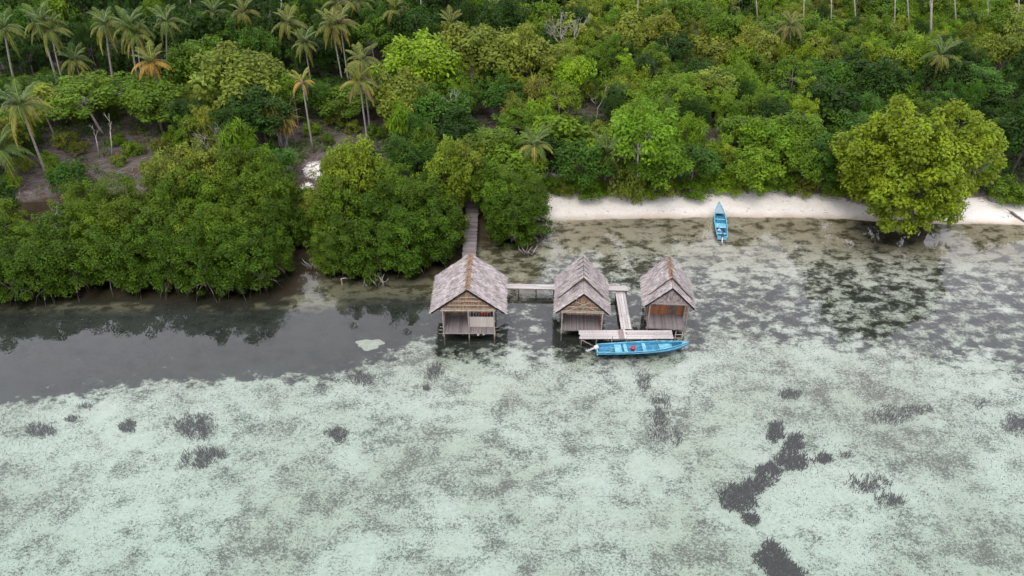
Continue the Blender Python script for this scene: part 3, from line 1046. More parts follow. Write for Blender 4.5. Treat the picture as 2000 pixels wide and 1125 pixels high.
# ------------------------------------------------------------------ boardwalks
def boardwalk(label, p, q, width, z, lengthwise, nacross=4, step=0.17, post_every=1.9, seed=0, mat='deck', postmat='dark_post', name='boardwalk', special=None, depth=-1.2, brace=False, rad=0.05):
    """A raised walk from p to q (ground points); boards run along it or across it."""
    r = np.random.default_rng(seed)
    p, q = Vector((p[0], p[1], 0)), Vector((q[0], q[1], 0))
    L = (q - p).length
    e = tag(empty(name, p, math.atan2(q.y - p.y, q.x - p.x)), label, 'boardwalk', 'timber walks between the huts')
    for s in (-1, 1):
        MB().box(0.02, L - 0.02, s * width * 0.38 - 0.04, s * width * 0.38 + 0.04, z - 0.17, z - 0.045).build('beam', M['post'], e)
    k = max(2, int(round(L / post_every)) + 1)
    for i in range(k):
        x = 0.15 + (L - 0.3) * i / (k - 1)
        for s in (-1, 1):
            pole(r, x, s * width * 0.40, depth, z - 0.05, rad).build('post', M[postmat], e)
        MB().bar((x, -width * 0.55, z - 0.21), (x, width * 0.55, z - 0.21), 0.07, 0.07).build('crossbeam', M[postmat], e)
        if brace and i < k - 1:
            x2 = 0.15 + (L - 0.3) * (i + 1) / (k - 1)
            MB().bar((x, -width * 0.44, z - 0.25), (x2, -width * 0.44, -0.3), 0.035, 0.035).build('brace', M['batten'], e)
    if lengthwise:
        w = width / nacross
        for j in range(nacross):
            x = 0.0
            while x < L - 0.05:
                l = min(L - x, r.uniform(2.4, 4.2))
                if L - x - l < 0.8:
                    l = L - x
                mm = mat
                if special and special[0] < x + l / 2 < special[1]:
                    mm = 'deck_old'
                me = MB().box(0, l - 0.012, -w / 2 + 0.012, w / 2 - 0.012, -0.04, 0).mesh('plank', M[mm])
                link('plank', me, e, (x + r.uniform(-0.06, 0.06) * (x == 0), -width / 2 + w * (j + 0.5), z + r.uniform(-0.008, 0.012)), (0, 0, r.uniform(-0.004, 0.004)))
                x += l
    else:
        n = int(L / step)
        me = MB().box(-step / 2 + 0.012, step / 2 - 0.012, -width / 2, width / 2, -0.035, 0).mesh('plank', M[mat])
        for i in range(n):
            link('plank', me, e, (step * (i + 0.5), r.uniform(-0.05, 0.05), z + r.uniform(-0.012, 0.012)), (0, r.normal(0, 0.015), r.normal(0, 0.015)), (r.uniform(0.88, 1.0), r.uniform(0.95, 1.06), 1))
    return e


# from the big hut's back to the shore, under the mangroves
b0, b1 = G(914.5, 520, 0.75), G(923, 395, 0.75)
boardwalk('plank boardwalk running from the largest hut to shore under the mangroves', b0, b1, 1.35, 0.75, False, step=0.2, seed=51, mat='slat', name='boardwalk')
# behind the huts
l0, l1 = G(905, 557, 0.9), G(1226, 563, 0.9)
boardwalk('narrow pale boardwalk crossing the water from the largest hut behind the middle hut', l0, l1, 0.72, 0.9, True, 3, seed=52, post_every=1.7, brace=True, rad=0.075)
m0, m1 = G(1211, 569, 0.6), G(1223.5, 643, 0.6)
boardwalk('worn boardwalk leading to the front platform between the middle and the small hut', m0, m1, 0.95, 0.62, True, 4, seed=53, special=(99, 100))
f0, f1 = G(1132, 653, 0.66), G(1314, 653, 0.66)
front = boardwalk('wide pale plank platform in front of the huts where the boat is moored', f0, f1, 1.12, 0.66, True, 4, seed=54, post_every=1.3, postmat='post', name='boardwalk', brace=False)
for k in range(4):
    MB().box(3.42 + 0.16 * k, 3.57 + 0.16 * k, -0.575 + 0.02 * (k % 2), 0.57 + 0.03 * (k % 2), 0.676, 0.712).build('plank', M['deck_old' if k < 3 else 'deck'], front)
for i, (xa, xb) in enumerate(((0.2, 1.4), (7.2, 6.2))):
    o = MB().bar((f0.x + xa, f0.y - 0.6, 0.5), (f0.x + xb, f0.y - 0.62, -0.25), 0.04, 0.04).build('prop_pole', M['batten'])
    tag(o, ('slanting prop pole under the outer end of the front platform', 'slanting prop pole under the ladder end of the front platform')[i], 'pole')
# ladder at the platform's end
la = G(1322, 668, 0)
lad = tag(empty('ladder', la, R(-4)), 'short pole ladder standing in the water beside the front platform and small hut', 'ladder')
for x in (-0.22, 0.36):
    MB().tube([(x, 0, -1.0), (x, 0.05, 1.15)], 0.035, 6).build('rail', M['batten'], lad)
for z in (0.1, 0.5, 0.9):
    MB().tube([(-0.3, -0.045, z), (0.44, -0.045, z + 0.02)], 0.03, 6).build('rung', M['batten'], lad)
MB().tube([(0.36, -0.02, 0.6), (1.0, 0.5, 1.1)], 0.03, 6).build('stay', M['batten'], lad)


# ------------------------------------------------------------------ boats
def boat(name, label, loc, rz, L, B, seats, deck_t, seed=0, group=None):
    e = tag(empty(name, loc, rz), label, 'boat', group)
    n = 22
    prof = []
    for i in range(n + 1):
        t = i / n
        if t < 0.42:
            b = B / 2 * (0.80 + 0.20 * math.sin(t / 0.42 * math.pi / 2))
        else:
            b = B / 2 * max(0.02, 1 - ((t - 0.42) / 0.58) ** 2.3)
        zs = 0.40 + 0.42 * t ** 3.2
        zb = -0.14 + 0.55 * max(0, (t - 0.72) / 0.28) ** 2.2
        zb = min(zb, zs - 0.12)
        prof.append((t * L, b, zs, zb))
    vs, fs, mi = [], [], []
    rows = []
    for (x, b, zs, zb) in prof:
        ring = []
        th = min(0.045, b * 0.5)
        zfl = max(zb + 0.06, 0.02)
        zfl = min(zfl, zs - 0.05)
        half = [(0, zb), (b * 0.55, zb + 0.03), (b * 0.86, zb + (zs - zb) * 0.42), (b * 0.955, zb + (zs - zb) * 0.72), (b, zs),
                (b - th, zs), ((b - th) * 0.86, zb + (zs - zb) * 0.5), ((b - th) * 0.52, zfl), (0, zfl)]
        for s in (-1, 1):
            ring.append([(x + (0.06 * (zz - zb) if x > 0 else -0.06 * zz), s * y, zz) for (y, zz) in half])
        rows.append(ring)
    mats = [0, 0, 1, 0, 1, 2, 2, 2]
    mb = MB()
    for s in (0, 1):
        for i in range(n):
            a, b_ = rows[i][s], rows[i + 1][s]
            for k in range(8):
                q = [a[k], b_[k], b_[k + 1], a[k + 1]]
                mb.add(q if s == 0 else q[::-1], [(0, 1, 2, 3)], mats[k])
        a = rows[0][s]
        for k in range(4):
            q = [a[k], a[k + 1], a[7 - k], a[8 - k]]
            mb.add(q if s == 1 else q[::-1], [(0, 1, 2, 3)], 0)
    mb.build('hull', [M['boat_blue'], M['boat_light'], M['boat_inside']], e)

    def at(t):
        i = min(n, max(0, t * n))
        j = int(min(n - 1, i))
        f = i - j
        return [prof[j][k] * (1 - f) + prof[j + 1][k] * f for k in range(4)]
    tr = MB()
    b0_, zs0 = prof[0][1], prof[0][2]
    tr.box(-0.03, 0.05, -b0_ * 0.93, b0_ * 0.93, -0.02, zs0 + 0.02)
    tr.build('transom', M['boat_light'], e)
    for s in (-1, 1):
        pts = [(x + 0.03, s * (b + 0.012), zs + 0.015) for (x, b, zs, zb) in prof]
        MB().tube(pts, 0.028, 5).build('gunwale', M['boat_light'], e)
    for (t, w) in seats:
        x, b, zs, zb = at(t)
        MB().box(x - w / 2, x + w / 2, -b * 0.86, b * 0.86, zs - 0.16, zs - 0.115).build('thwart', M['boat_light'], e)
    # bow deck
    vs = []
    k = 8
    for i in range(k + 1):
        t = deck_t + (0.985 - deck_t) * i / k
        x, b, zs, zb = at(t)
        vs += [(x + 0.03, -b + 0.02, zs - 0.03), (x + 0.03, 0, zs + 0.01), (x + 0.03, b - 0.02, zs - 0.03)]
    fs = []
    for i in range(k):
        for j in range(2):
            a = i * 3 + j
            fs.append((a, a + 3, a + 4, a + 1))
    return e, at, (vs, fs)


def bow_deck(e, dat, mat):
    vs, fs = dat
    n = len(vs)
    mb = MB().add(vs, fs)
    mb.add([(x, y, z - 0.03) for x, y, z in vs], [f[::-1] for f in fs])
    mb.add([vs[0], vs[1], vs[2], (vs[2][0], vs[2][1], vs[2][2] - 0.12), (vs[1][0], 0, vs[1][2] - 0.12), (vs[0][0], vs[0][1], vs[0][2] - 0.12)], [(0, 1, 4, 5), (1, 2, 3, 4)])
    mb.build('bow_deck', M[mat], e)


def motor(e, x, z, tilt, mat='white_plastic'):
    """An outboard motor with its leg tilted up astern."""
    o = empty('outboard_motor', (x, 0, z), 0, None, e)
    o.rotation_euler = (0, tilt, 0)
    cw = MB()
    ring = []
    for zz, sx, sy in ((0.0, 0.13, 0.10), (0.06, 0.17, 0.13), (0.26, 0.18, 0.14), (0.36, 0.14, 0.11), (0.40, 0.06, 0.05)):
        ring.append([(sx * math.copysign(abs(math.cos(a)) ** 0.6, math.cos(a)), sy * math.copysign(abs(math.sin(a)) ** 0.6, math.sin(a)), zz) for a in np.linspace(0, 2 * math.pi, 12, endpoint=False)])
    vs = [p for q in ring for p in q]
    fs = [(i * 12 + k, i * 12 + (k + 1) % 12, (i + 1) * 12 + (k + 1) % 12, (i + 1) * 12 + k) for i in range(4) for k in range(12)]
    fs += [tuple(range(11, -1, -1)), tuple(range(48, 60))]
    cw.add(vs, fs).build('cowling', M[mat], o, True)
    MB().box(-0.07, 0.05, -0.05, 0.05, -0.62, 0.01).box(-0.16, 0.10, -0.09, 0.09, -0.50, -0.475).build('leg', M['metal'], o)
    MB().tube([(-0.15, 0, -0.66), (-0.05, 0, -0.66), (0.10, 0, -0.66)], [0.05, 0.06, 0.02], 8).build('gearcase', M['white_plastic'], o)
    pr = MB()
    for k in range(3):
        a = k * 2.094
        pr.bar((-0.17, 0.03 * math.cos(a), -0.66 + 0.03 * math.sin(a)), (-0.18, 0.13 * math.cos(a), -0.66 + 0.13 * math.sin(a)), 0.09, 0.015)
    pr.build('propeller', M['metal'], o)
    MB().bar((0.1, 0, 0.12), (0.55, 0.08, 0.2), 0.04, 0.04).build('tiller', M['dark_post'], o)


s0 = G(1165, 687, 0)
s1 = G(1343, 681, 0)
L1 = (s1 - s0).length
bA, atA, dk = boat('longboat', 'long bright blue wooden boat with white outboard motor moored by the platform', s0, math.atan2(s1.y - s0.y, s1.x - s0.x), L1 - 0.05, 1.28, ((0.235, 0.62), (0.315, 0.3), (0.52, 0.32)), 0.93, group='blue wooden boats')
bow_deck(bA, dk, 'boat_light')
x_, b_, zs_, zb_ = atA(0.74)
MB().box(x_ - 0.45, x_ + 0.7, -b_ * 0.72, b_ * 0.72, zs_ - 0.24, zs_ - 0.20).build('foredeck', M['boat_light'], bA)
for yy in (-0.12, 0.1, 0.25):
    MB().bar((atA(0.12)[0], yy, 0.1), (atA(0.23)[0], yy + 0.1, 0.12), 0.05, 0.04).build('bottom_board', M['boat_light'], bA)
for t in (0.42, 0.62, 0.68):
    x, b, zs, zb = atA(t)
    MB().box(x - 0.04, x + 0.04, -b * 0.75, b * 0.75, 0.06, 0.11).build('frame', M['boat_light'], bA)
motor(bA, -0.22, 0.45, R(58))
# red canister in the boat
cp = bA.matrix_basis @ Vector((atA(0.40)[0], 0.02, 0.06))
mbk = MB()
prof_ = [(0.0, 0.16), (0.03, 0.19), (0.2, 0.2), (0.32, 0.19), (0.36, 0.13), (0.38, 0.06)]
vs = [(rr * math.cos(a), rr * math.sin(a), z) for z, rr in prof_ for a in np.linspace(0, 2 * math.pi, 14, endpoint=False)]
fs = [(i * 14 + k, i * 14 + (k + 1) % 14, (i + 1) * 14 + (k + 1) % 14, (i + 1) * 14 + k) for i in range(5) for k in range(14)] + [tuple(range(13, -1, -1)), tuple(range(70, 84))]
can = tag(empty('fuel_can', cp), 'round red fuel can standing in the moored blue boat', 'fuel can')
mbk.add(vs, fs).build('body', M['red_plastic'], can, True)
MB().tube([(-0.10, 0, 0.36), (-0.08, 0, 0.46), (0.08, 0, 0.46), (0.10, 0, 0.36)], 0.018, 6).build('handle', M['red_plastic'], can)
tip = bA.matrix_basis @ Vector((L1 + 0.02, 0, 0.8))
tag(MB().tube([tip + Vector((-0.5, 0, -0.1)), tip + Vector((0.3, 0.35, 0.05)), tip + Vector((0.95, 1.2, 0.35))], [0.03, 0.03, 0.02], 6).build('mooring_pole', M['rope']), 'thin dark pole sticking out over the bow of the moored boat', 'pole')

t0 = G(1410, 466, 0.15)
t1 = G(1402.5, 403, 0.55)
L2 = (Vector((t1.x, t1.y, 0)) - Vector((t0.x, t0.y, 0))).length
bB, atB, dk2 = boat('rowboat', 'small turquoise wooden boat pulled bow-first onto the white beach', (t0.x, t0.y, 0.02), math.atan2(t1.y - t0.y, t1.x - t0.x), L2, 1.28, ((0.36, 0.8), (0.12, 0.25), (0.55, 0.16)), 0.70, group='blue wooden boats')
bB.rotation_euler = (0, R(-3.2), math.atan2(t1.y - t0.y, t1.x - t0.x))
bow_deck(bB, dk2, 'boat_grey')
motor(bB, -0.12, 0.42, R(40), 'dark_cloth')
for k, (x, y, m_) in enumerate(((0.24, 0.2, 'white_plastic'), (0.22, -0.22, 'dark_cloth'), (0.17, 0.0, 'blue_plastic'))):
    p_ = bB.matrix_basis @ Vector((x * L2, y, 0.10))
    mb = MB()
    for j in range(3):
        w_ = 0.16 - 0.02 * j
        mb.box(-w_, w_, -w_ * 0.7, w_ * 0.7, 0.07 * j, 0.07 * j + 0.068)
    mb.tube([(-0.05, 0, 0.2), (-0.04, 0, 0.27), (0.04, 0, 0.27), (0.05, 0, 0.2)], 0.015, 5)
    tag(mb.build('canister', M[m_], None, loc=p_, rot=(0, 0, 0.5 * k)), ('white canister in the stern of the beached turquoise boat', 'black bag-like canister in the stern of the beached turquoise boat', 'blue canister at the transom of the beached turquoise boat')[k], 'canister')

# ------------------------------------------------------------------ coconut palms
def frond_mesh(name, seed, L, rise, droop, leaflet, sag):
    """One pinnate palm leaf: an arched rib with two rows of leaflets (x outwards, z up)."""
    r = np.random.default_rng(seed)
    n = 46
    t = np.linspace(0, 1, n)
    x = L * (t - 0.22 * droop * t ** 2.4)
    z = L * (rise * t - droop * t ** 2.1)
    side = L * 0.05 * r.normal() * t ** 2
    P = np.stack([x, side, z], 1)
    Tn = unit(np.gradient(P, axis=0))
    V, T = [], []
    for s in (-1, 1):
        k = np.arange(4, n)
        tt = t[k]
        ll = leaflet * np.sin(np.pi * np.clip(0.12 + 0.86 * tt, 0, 1)) ** 0.7 * r.uniform(0.8, 1.15, len(k))
        d = Tn[k] * 0.55 + np.array([0, s * 1.0, 0]) + np.array([0, 0, -1.0]) * sag * r.uniform(0.6, 1.3, len(k))[:, None]
        d = unit(d + r.normal(0, 0.07, (len(k), 3)))
        nn = unit(np.cross(np.cross(d, np.array([0, 0, 1.0]) + 0 * d), d))
        V.append(leaf_quads(P[k], d, nn, ll, np.full(len(k), 0.085), 0.22))
        v = r.uniform(0.75, 1.2, len(k))
        T.append(np.stack([v, r.uniform(0, 0.5, len(k)) * (0.3 + tt), 0 * v], 1))
    for i in range(0, n - 3, 3):
        a, b = P[i], P[i + 3]
        w = 0.05 * (1 - t[i]) + 0.012
        V.append(np.array([a + (0, w, 0.01), a - (0, w, -0.01), b - (0, w * 0.8, -0.01), b + (0, w * 0.8, 0.01)]))
        T.append(np.array([[1.25, 1.0, 0]]))
    V, T = np.concatenate(V), np.concatenate(T)
    return mesh_np(name, V, np.arange(len(V)).reshape(-1, 4), M['frond'], T)


FR = {'up': [frond_mesh('frond', 1 + i, 2.9, 0.95, 0.55, 0.62, 0.25) for i in range(2)],
      'mid': [frond_mesh('frond', 11 + i, 3.1, 0.55, 0.85, 0.66, 0.5) for i in range(3)],
      'low': [frond_mesh('frond', 21 + i, 2.9, 0.12, 0.98, 0.62, 0.75) for i in range(3)]}
GREEN_F, OLIVE_F, YEL_F, ORANGE_F, BROWN_F = (0.058, 0.094, 0.02), (0.092, 0.11, 0.025), (0.15, 0.15, 0.035), (0.26, 0.17, 0.04), (0.17, 0.12, 0.065)
LM = []          # landmarks for the labels: (phrase, px, row)


def palm(px, row, base_px, base_row, label, scale=1.0, cols=(GREEN_F, OLIVE_F, YEL_F), n=20, seed=0, spread=1.0, lm=None, thick=0.13):
    r = random.Random(seed)
    b = on_ground(base_px, base_row)
    top = VZ(px, row, b.y)
    h = top - b
    e = tag(empty('coconut_palm', b), label, 'palm tree', 'coconut palms above the shore')
    bend = h.x * 0.25
    pts = [Vector((h.x * t + bend * (t * t - t), 0.0, h.z * t)) for t in np.linspace(0, 1, 8)]
    pts[0].z = -0.5
    mb = MB().tube(pts, [thick * 1.5, thick * 1.1, thick, thick * 0.95, thick * 0.9, thick * 0.85, thick * 0.8, thick * 0.95], 8)
    mb.build('trunk', M['palm_trunk'], e, True)
    tp = pts[-1]
    for i in range(n):
        f = (i + r.random() * 0.6) / n
        kind = 'up' if f < 0.36 else ('mid' if f < 0.78 else 'low')
        c = cols[0] if f < 0.5 else (cols[1] if f < 0.76 else cols[2])
        me = FR[kind][r.randrange(len(FR[kind]))]
        tilt = {'up': -0.35, 'mid': 0.0, 'low': 0.12}[kind] + r.uniform(-0.18, 0.18)
        o = link('frond', me, e, (tp.x, tp.y, tp.z - 0.05 - 0.2 * f), (0, tilt, i * 2.399 + r.uniform(-0.3, 0.3)), [1.03 * scale * r.uniform(0.85, 1.12)] * 3)
        o.color = (*jit(c, 0.15, r), 1)
    if n > 12:
        nut = MB()
        for k in range(5):
            a = k * 1.26
            nut.tube([(0.2 * math.cos(a), 0.2 * math.sin(a), -0.42), (0.23 * math.cos(a), 0.23 * math.sin(a), -0.3), (0.2 * math.cos(a), 0.2 * math.sin(a), -0.18)], [0.04, 0.11, 0.04], 6)
        nut.build('nut_cluster', M['bark'], e, True, loc=tp)
    if lm:
        LM.append((lm, px, row))
    return e


DRY = (OLIVE_F, OLIVE_F, (0.17, 0.14, 0.035))
PALMS = [
    (78, 42, 122, 192, 'tall coconut palm crossing its twin, on the outer side of the far corner grove', 1.0, None, 'the twin tall palms'),
    (98, 58, 132, 196, 'tall coconut palm crossing behind its twin at the far corner grove', 0.95, None, None),
    (206, 48, 227, 192, 'tall straight coconut palm standing alone between the twin and the paired palms', 1.0, None, 'the lone straight palm'),
    (253, 52, 276, 196, 'paired tall coconut palm with the larger crown above the orange palm', 1.05, None, 'the paired palms'),
    (266, 66, 285, 200, 'thinner paired coconut palm close behind the larger-crowned one', 0.9, None, None),
    (297, 122, 322, 232, 'shorter coconut palm with hanging orange dying fronds', 0.95, (OLIVE_F, ORANGE_F, ORANGE_F), 'the orange-fronded palm'),
    (325, 42, 331, 180, 'straight coconut palm just behind the orange-fronded one', 0.95, None, 'the palm behind the orange one'),
    (418, 24, 428, 120, 'coconut palm half sunk in dark forest between two taller palms', 0.95, None, None),
    (476, 24, 494, 125, 'coconut palm with dry lower fronds above the round olive trees', 0.95, DRY, 'the palm above the olive trees'),
    (562, 46, 584, 145, 'leaning coconut palm with yellowing crown left of a shorter companion', 1.0, DRY, 'the leaning yellowing palm'),
    (595, 84, 610, 178, 'shorter coconut palm beside the leaning yellowing one', 0.85, None, None),
    (648, 50, 672, 178, 'front palm of the close trio with yellow hanging fronds', 0.95, DRY, 'the palm trio'),
    (664, 46, 682, 172, 'middle palm of the close trio of yellowing palms', 0.95, DRY, None),
    (660, 4, 688, 130, 'hindmost and highest palm of the close trio', 0.9, DRY, None),
    (704, 2, 713, 115, 'slender coconut palm next to the trio, its crown at the picture top', 0.85, None, None),
    (772, 18, 784, 130, 'single coconut palm with yellowing skirt above the bright green tree', 0.95, DRY, 'the single yellow-skirted palm'),
    (880, 46, 884, 125, 'pale green palm crown rising just out of the forest canopy', 0.95, (OLIVE_F, OLIVE_F, YEL_F), 'the low pale palm crown'),
    (968, 14, 972, 90, 'small far coconut palm above the olive canopy', 0.75, (OLIVE_F, YEL_F, YEL_F), None),
    (8, 55, 34, 185, 'coconut palm cut by the picture edge in the far corner', 1.0, None, None),
    (146, 116, 170, 195, 'short young coconut palm between the twin palms and the lone one', 0.9, None, None),
    (40, 205, 92, 345, 'large leaning coconut palm in the bare clearing behind the mangroves', 1.15, (GREEN_F, OLIVE_F, YEL_F), 'the large leaning clearing palm'),
    (-2, 292, 8, 360, 'dark low palm at the picture edge beside the clearing', 1.15, (GREEN_F, GREEN_F, OLIVE_F), None),
    (590, 158, 611, 292, 'thin palm with flat tuft of dried orange fronds over the brown clearing', 0.62, (YEL_F, ORANGE_F, BROWN_F), 'the dried orange tuft palm'),
    (702, 160, 718, 278, 'pale palm at the brown clearing, front one of two', 0.85, (OLIVE_F, YEL_F, BROWN_F), 'the clearing palm pair'),
    (708, 118, 724, 262, 'pale palm at the brown clearing, taller rear one of two', 0.95, (OLIVE_F, OLIVE_F, YEL_F), None),
    (1044, 282, 1048, 362, 'yellow-green coconut palm at the end of the white beach', 0.92, (GREEN_F, YEL_F, YEL_F), 'the beach-end palm'),
    (1186, 300, 1180, 366, 'drooping young palm behind the bare grey bank above the beach', 0.95, (GREEN_F, OLIVE_F, OLIVE_F), 'the drooping young palm'),
    (1544, 50, 1540, 140, 'dull palm with brown hanging fronds in the far forest', 0.9, (OLIVE_F, OLIVE_F, BROWN_F), 'the brown-fronded far palm'),
    (1839, 108, 1826, 205, 'leaning palm with yellow hanging fronds behind the great spreading tree', 0.95, (GREEN_F, OLIVE_F, YEL_F), 'the inland leaning palm'),
    (1432, 12, 1433, 70, 'tiny distant palm at the forest skyline', 0.6, (OLIVE_F, YEL_F, YEL_F), None),
]
for i, (px, row, bpx, brow, lab, sc, cols, lm) in enumerate(PALMS):
    palm(px, row, bpx, brow, lab, sc, cols or (GREEN_F, OLIVE_F, YEL_F if i % 3 else OLIVE_F), 13 if sc < 0.7 else 21, 300 + i, lm=lm, thick=0.11 if sc < 1 else 0.14)

# ------------------------------------------------------------------ mangroves
rm = random.Random(5)
MANGROVES = []


def mangrove(px, edge_row, h, w, col, key='mangrove', name='mangrove_tree'):
    p = G(px, edge_row, 0)
    y = p.y + w * 0.42
    x = p.x * (y / p.y)
    z = gz(x, y)
    e = place_tree(key, (x, y, max(z, -0.3)), w, h, jit(col, 0.1, rm), name, None, 'mangrove tree', None, rng=rm)
    MANGROVES.append((e, px, edge_row, h, w, col))
    return e


for px, er, h, w in ((-60, 606, 5.6, 5.0), (-5, 600, 5.6, 4.6), (50, 597, 5.2, 4.6), (110, 590, 5.4, 4.6), (165, 578, 5.8, 4.6), (228, 574, 6.2, 4.6), (290, 573, 6.0, 4.8), (352, 576, 6.2, 4.6), (412, 584, 6.2, 4.8),
                    (468, 584, 6.0, 4.6), (516, 572, 6.0, 4.4), (545, 545, 5.4, 3.6)):
    mangrove(px, er, h, w, MANG)
for px, er, h, w in ((-40, 556, 5.8, 5.0), (30, 552, 5.4, 4.8), (95, 546, 5.2, 4.6), (150, 540, 6.2, 5.0), (215, 538, 6.8, 5.0), (275, 536, 6.8, 5.0), (335, 536, 6.6, 5.0), (395, 540, 6.8, 5.0), (455, 540, 7.0, 5.0), (505, 530, 7.0, 5.0), (540, 505, 6.2, 4.2)):
    mangrove(px, er, h, w, MANG2 if px % 3 else MANG)
for px, er, h, w in ((-30, 510, 6.0, 5.0), (40, 505, 5.4, 4.8), (200, 500, 7.0, 5.2), (260, 498, 7.2, 5.2), (325, 496, 6.8, 5.2), (385, 498, 7.6, 5.4), (450, 496, 7.6, 5.4), (505, 488, 7.4, 5.2), (545, 470, 7.0, 4.6)):
    mangrove(px, er, h, w, MANG2)
for px, er, h, w, c in ((8, 470, 5.6, 5.0, DARK), (370, 462, 8.2, 5.6, OLIVE), (430, 455, 8.6, 6.0, OLIVE), (490, 450, 8.0, 5.6, MANG2), (540, 440, 7.4, 5.0, MID), (590, 446, 4.4, 3.4, MID), (602, 486, 4.2, 3.2, MANG)):
    mangrove(px, er, h, w, c, 'bushy')
# the middle clump beside the boardwalk
for px, er, h, w, c, k in ((652, 538, 4.4, 3.8, MANG2, 'mangrove'), (690, 545, 5.4, 4.6, MANG, 'mangrove'), (745, 550, 6.2, 5.0, MANG, 'mangrove'), (800, 545, 6.2, 5.0, MANG, 'mangrove'), (850, 526, 5.8, 4.6, MANG, 'mangrove'), (870, 505, 5.6, 4.0, MANG, 'mangrove'),
                           (634, 476, 5.0, 3.4, OLIVE, 'bushy'), (680, 505, 7.4, 5.0, MANG2, 'bushy'), (745, 506, 7.4, 5.0, MANG, 'mangrove'), (800, 500, 7.2, 5.0, MANG, 'mangrove'), (850, 482, 6.6, 4.6, MANG, 'mangrove'),
                           (672, 462, 7.6, 4.6, YELLOW, 'bushy'), (715, 460, 9.2, 6.2, YELLOW, 'bushy'), (770, 455, 6.8, 5.2, MID, 'bushy'), (880, 448, 8.2, 5.6, YELLOW, 'bushy'), (838, 458, 6.0, 4.6, MANG, 'mangrove'),
                           (910, 425, 7.4, 4.6, OLIVE, 'bushy'), (955, 440, 6.4, 4.2, MID, 'bushy'), (1000, 492, 5.6, 4.6, MANG, 'mangrove'), (1035, 478, 5.4, 4.4, MANG, 'mangrove'), (985, 462, 6.2, 4.6, MID, 'mangrove'), (1030, 442, 5.8, 4.4, MID, 'mangrove')):
    mangrove(px, er, h, w, c, k)

# ------------------------------------------------------------------ the great spreading tree
rt = np.random.default_rng(900)


def great_tree():
    b = on_ground(1790, 436)
    top = VZ(1790, 200, b.y)
    H = top.z - b.z
    e = tag(empty('spreading_tree', b), 'great spreading yellow-green shade tree leaning over the water at the beach end', 'tree')
    C = []
    Wd, Dp = 6.8, 6.0
    while len(C) < 520:
        d = rdir(rt, 1)[0]
        if d[2] < -0.7:
            continue
        f = 1 + 0.16 * math.sin(3 * math.atan2(d[1], d[0]) + 1) + 0.12 * math.sin(7 * d[0] + 5 * d[2])
        rad = (0.52 + 0.48 * rt.uniform() ** 0.5) * f
        c = np.array([d[0] * Wd * rad - 3.1, d[1] * Dp * rad - 0.8, H * 0.5 + d[2] * H * 0.46 * rad])
        if c[2] < 0.5:
            continue
        C.append(c)
    C = np.array(C)
    V, T = clump_leaves(rt, C, rt.uniform(0.55, 1.0, len(C)), 84, 0.40, 0.24, 0.5, (0.66, 1.35), (0.0, 0.7))
    c = link('crown', mesh_np('crown', V, np.arange(len(V)).reshape(-1, 4), M['leaf'], T), e)
    c.color = (0.118, 0.166, 0.010, 1)
    tr = MB()
    tops = []
    for k in range(6):
        a = k * 1.05 + rt.uniform(-0.2, 0.2)
        q = np.array([math.cos(a) * 3.2, math.sin(a) * 2.4 - 0.4, H * 0.42 + rt.uniform(-0.5, 1)])
        p = wobble(rt, (0.2 * math.cos(a), 0.2 * math.sin(a), -0.4), q, 6, 0.2)
        tr.tube(p, [0.34, 0.28, 0.24, 0.2, 0.17, 0.14], 8)
        tops.append(q)
    for i in rt.choice(len(C), 60, replace=False):
        q = min(tops, key=lambda t: np.linalg.norm(t - C[i]))
        tr.tube(wobble(rt, q, C[i] * 0.97, 5, 0.2), [0.12, 0.09, 0.07, 0.05, 0.03], 5, cap=False)
    for k in range(16):
        a = rt.uniform(0, 6.28)
        rr = rt.uniform(0.8, 2.6)
        tr.tube([(0.2 * math.cos(a), 0.2 * math.sin(a), 0.5), (rr * 0.5 * math.cos(a), rr * 0.5 * math.sin(a), 0.35), (rr * math.cos(a), rr * math.sin(a), -0.6)], [0.09, 0.07, 0.05], 6, cap=False)
    tr.build('trunk', M['bark'], e, True)
    LM.append(('the great spreading tree', 1780, 320))
    return e


great_tree()

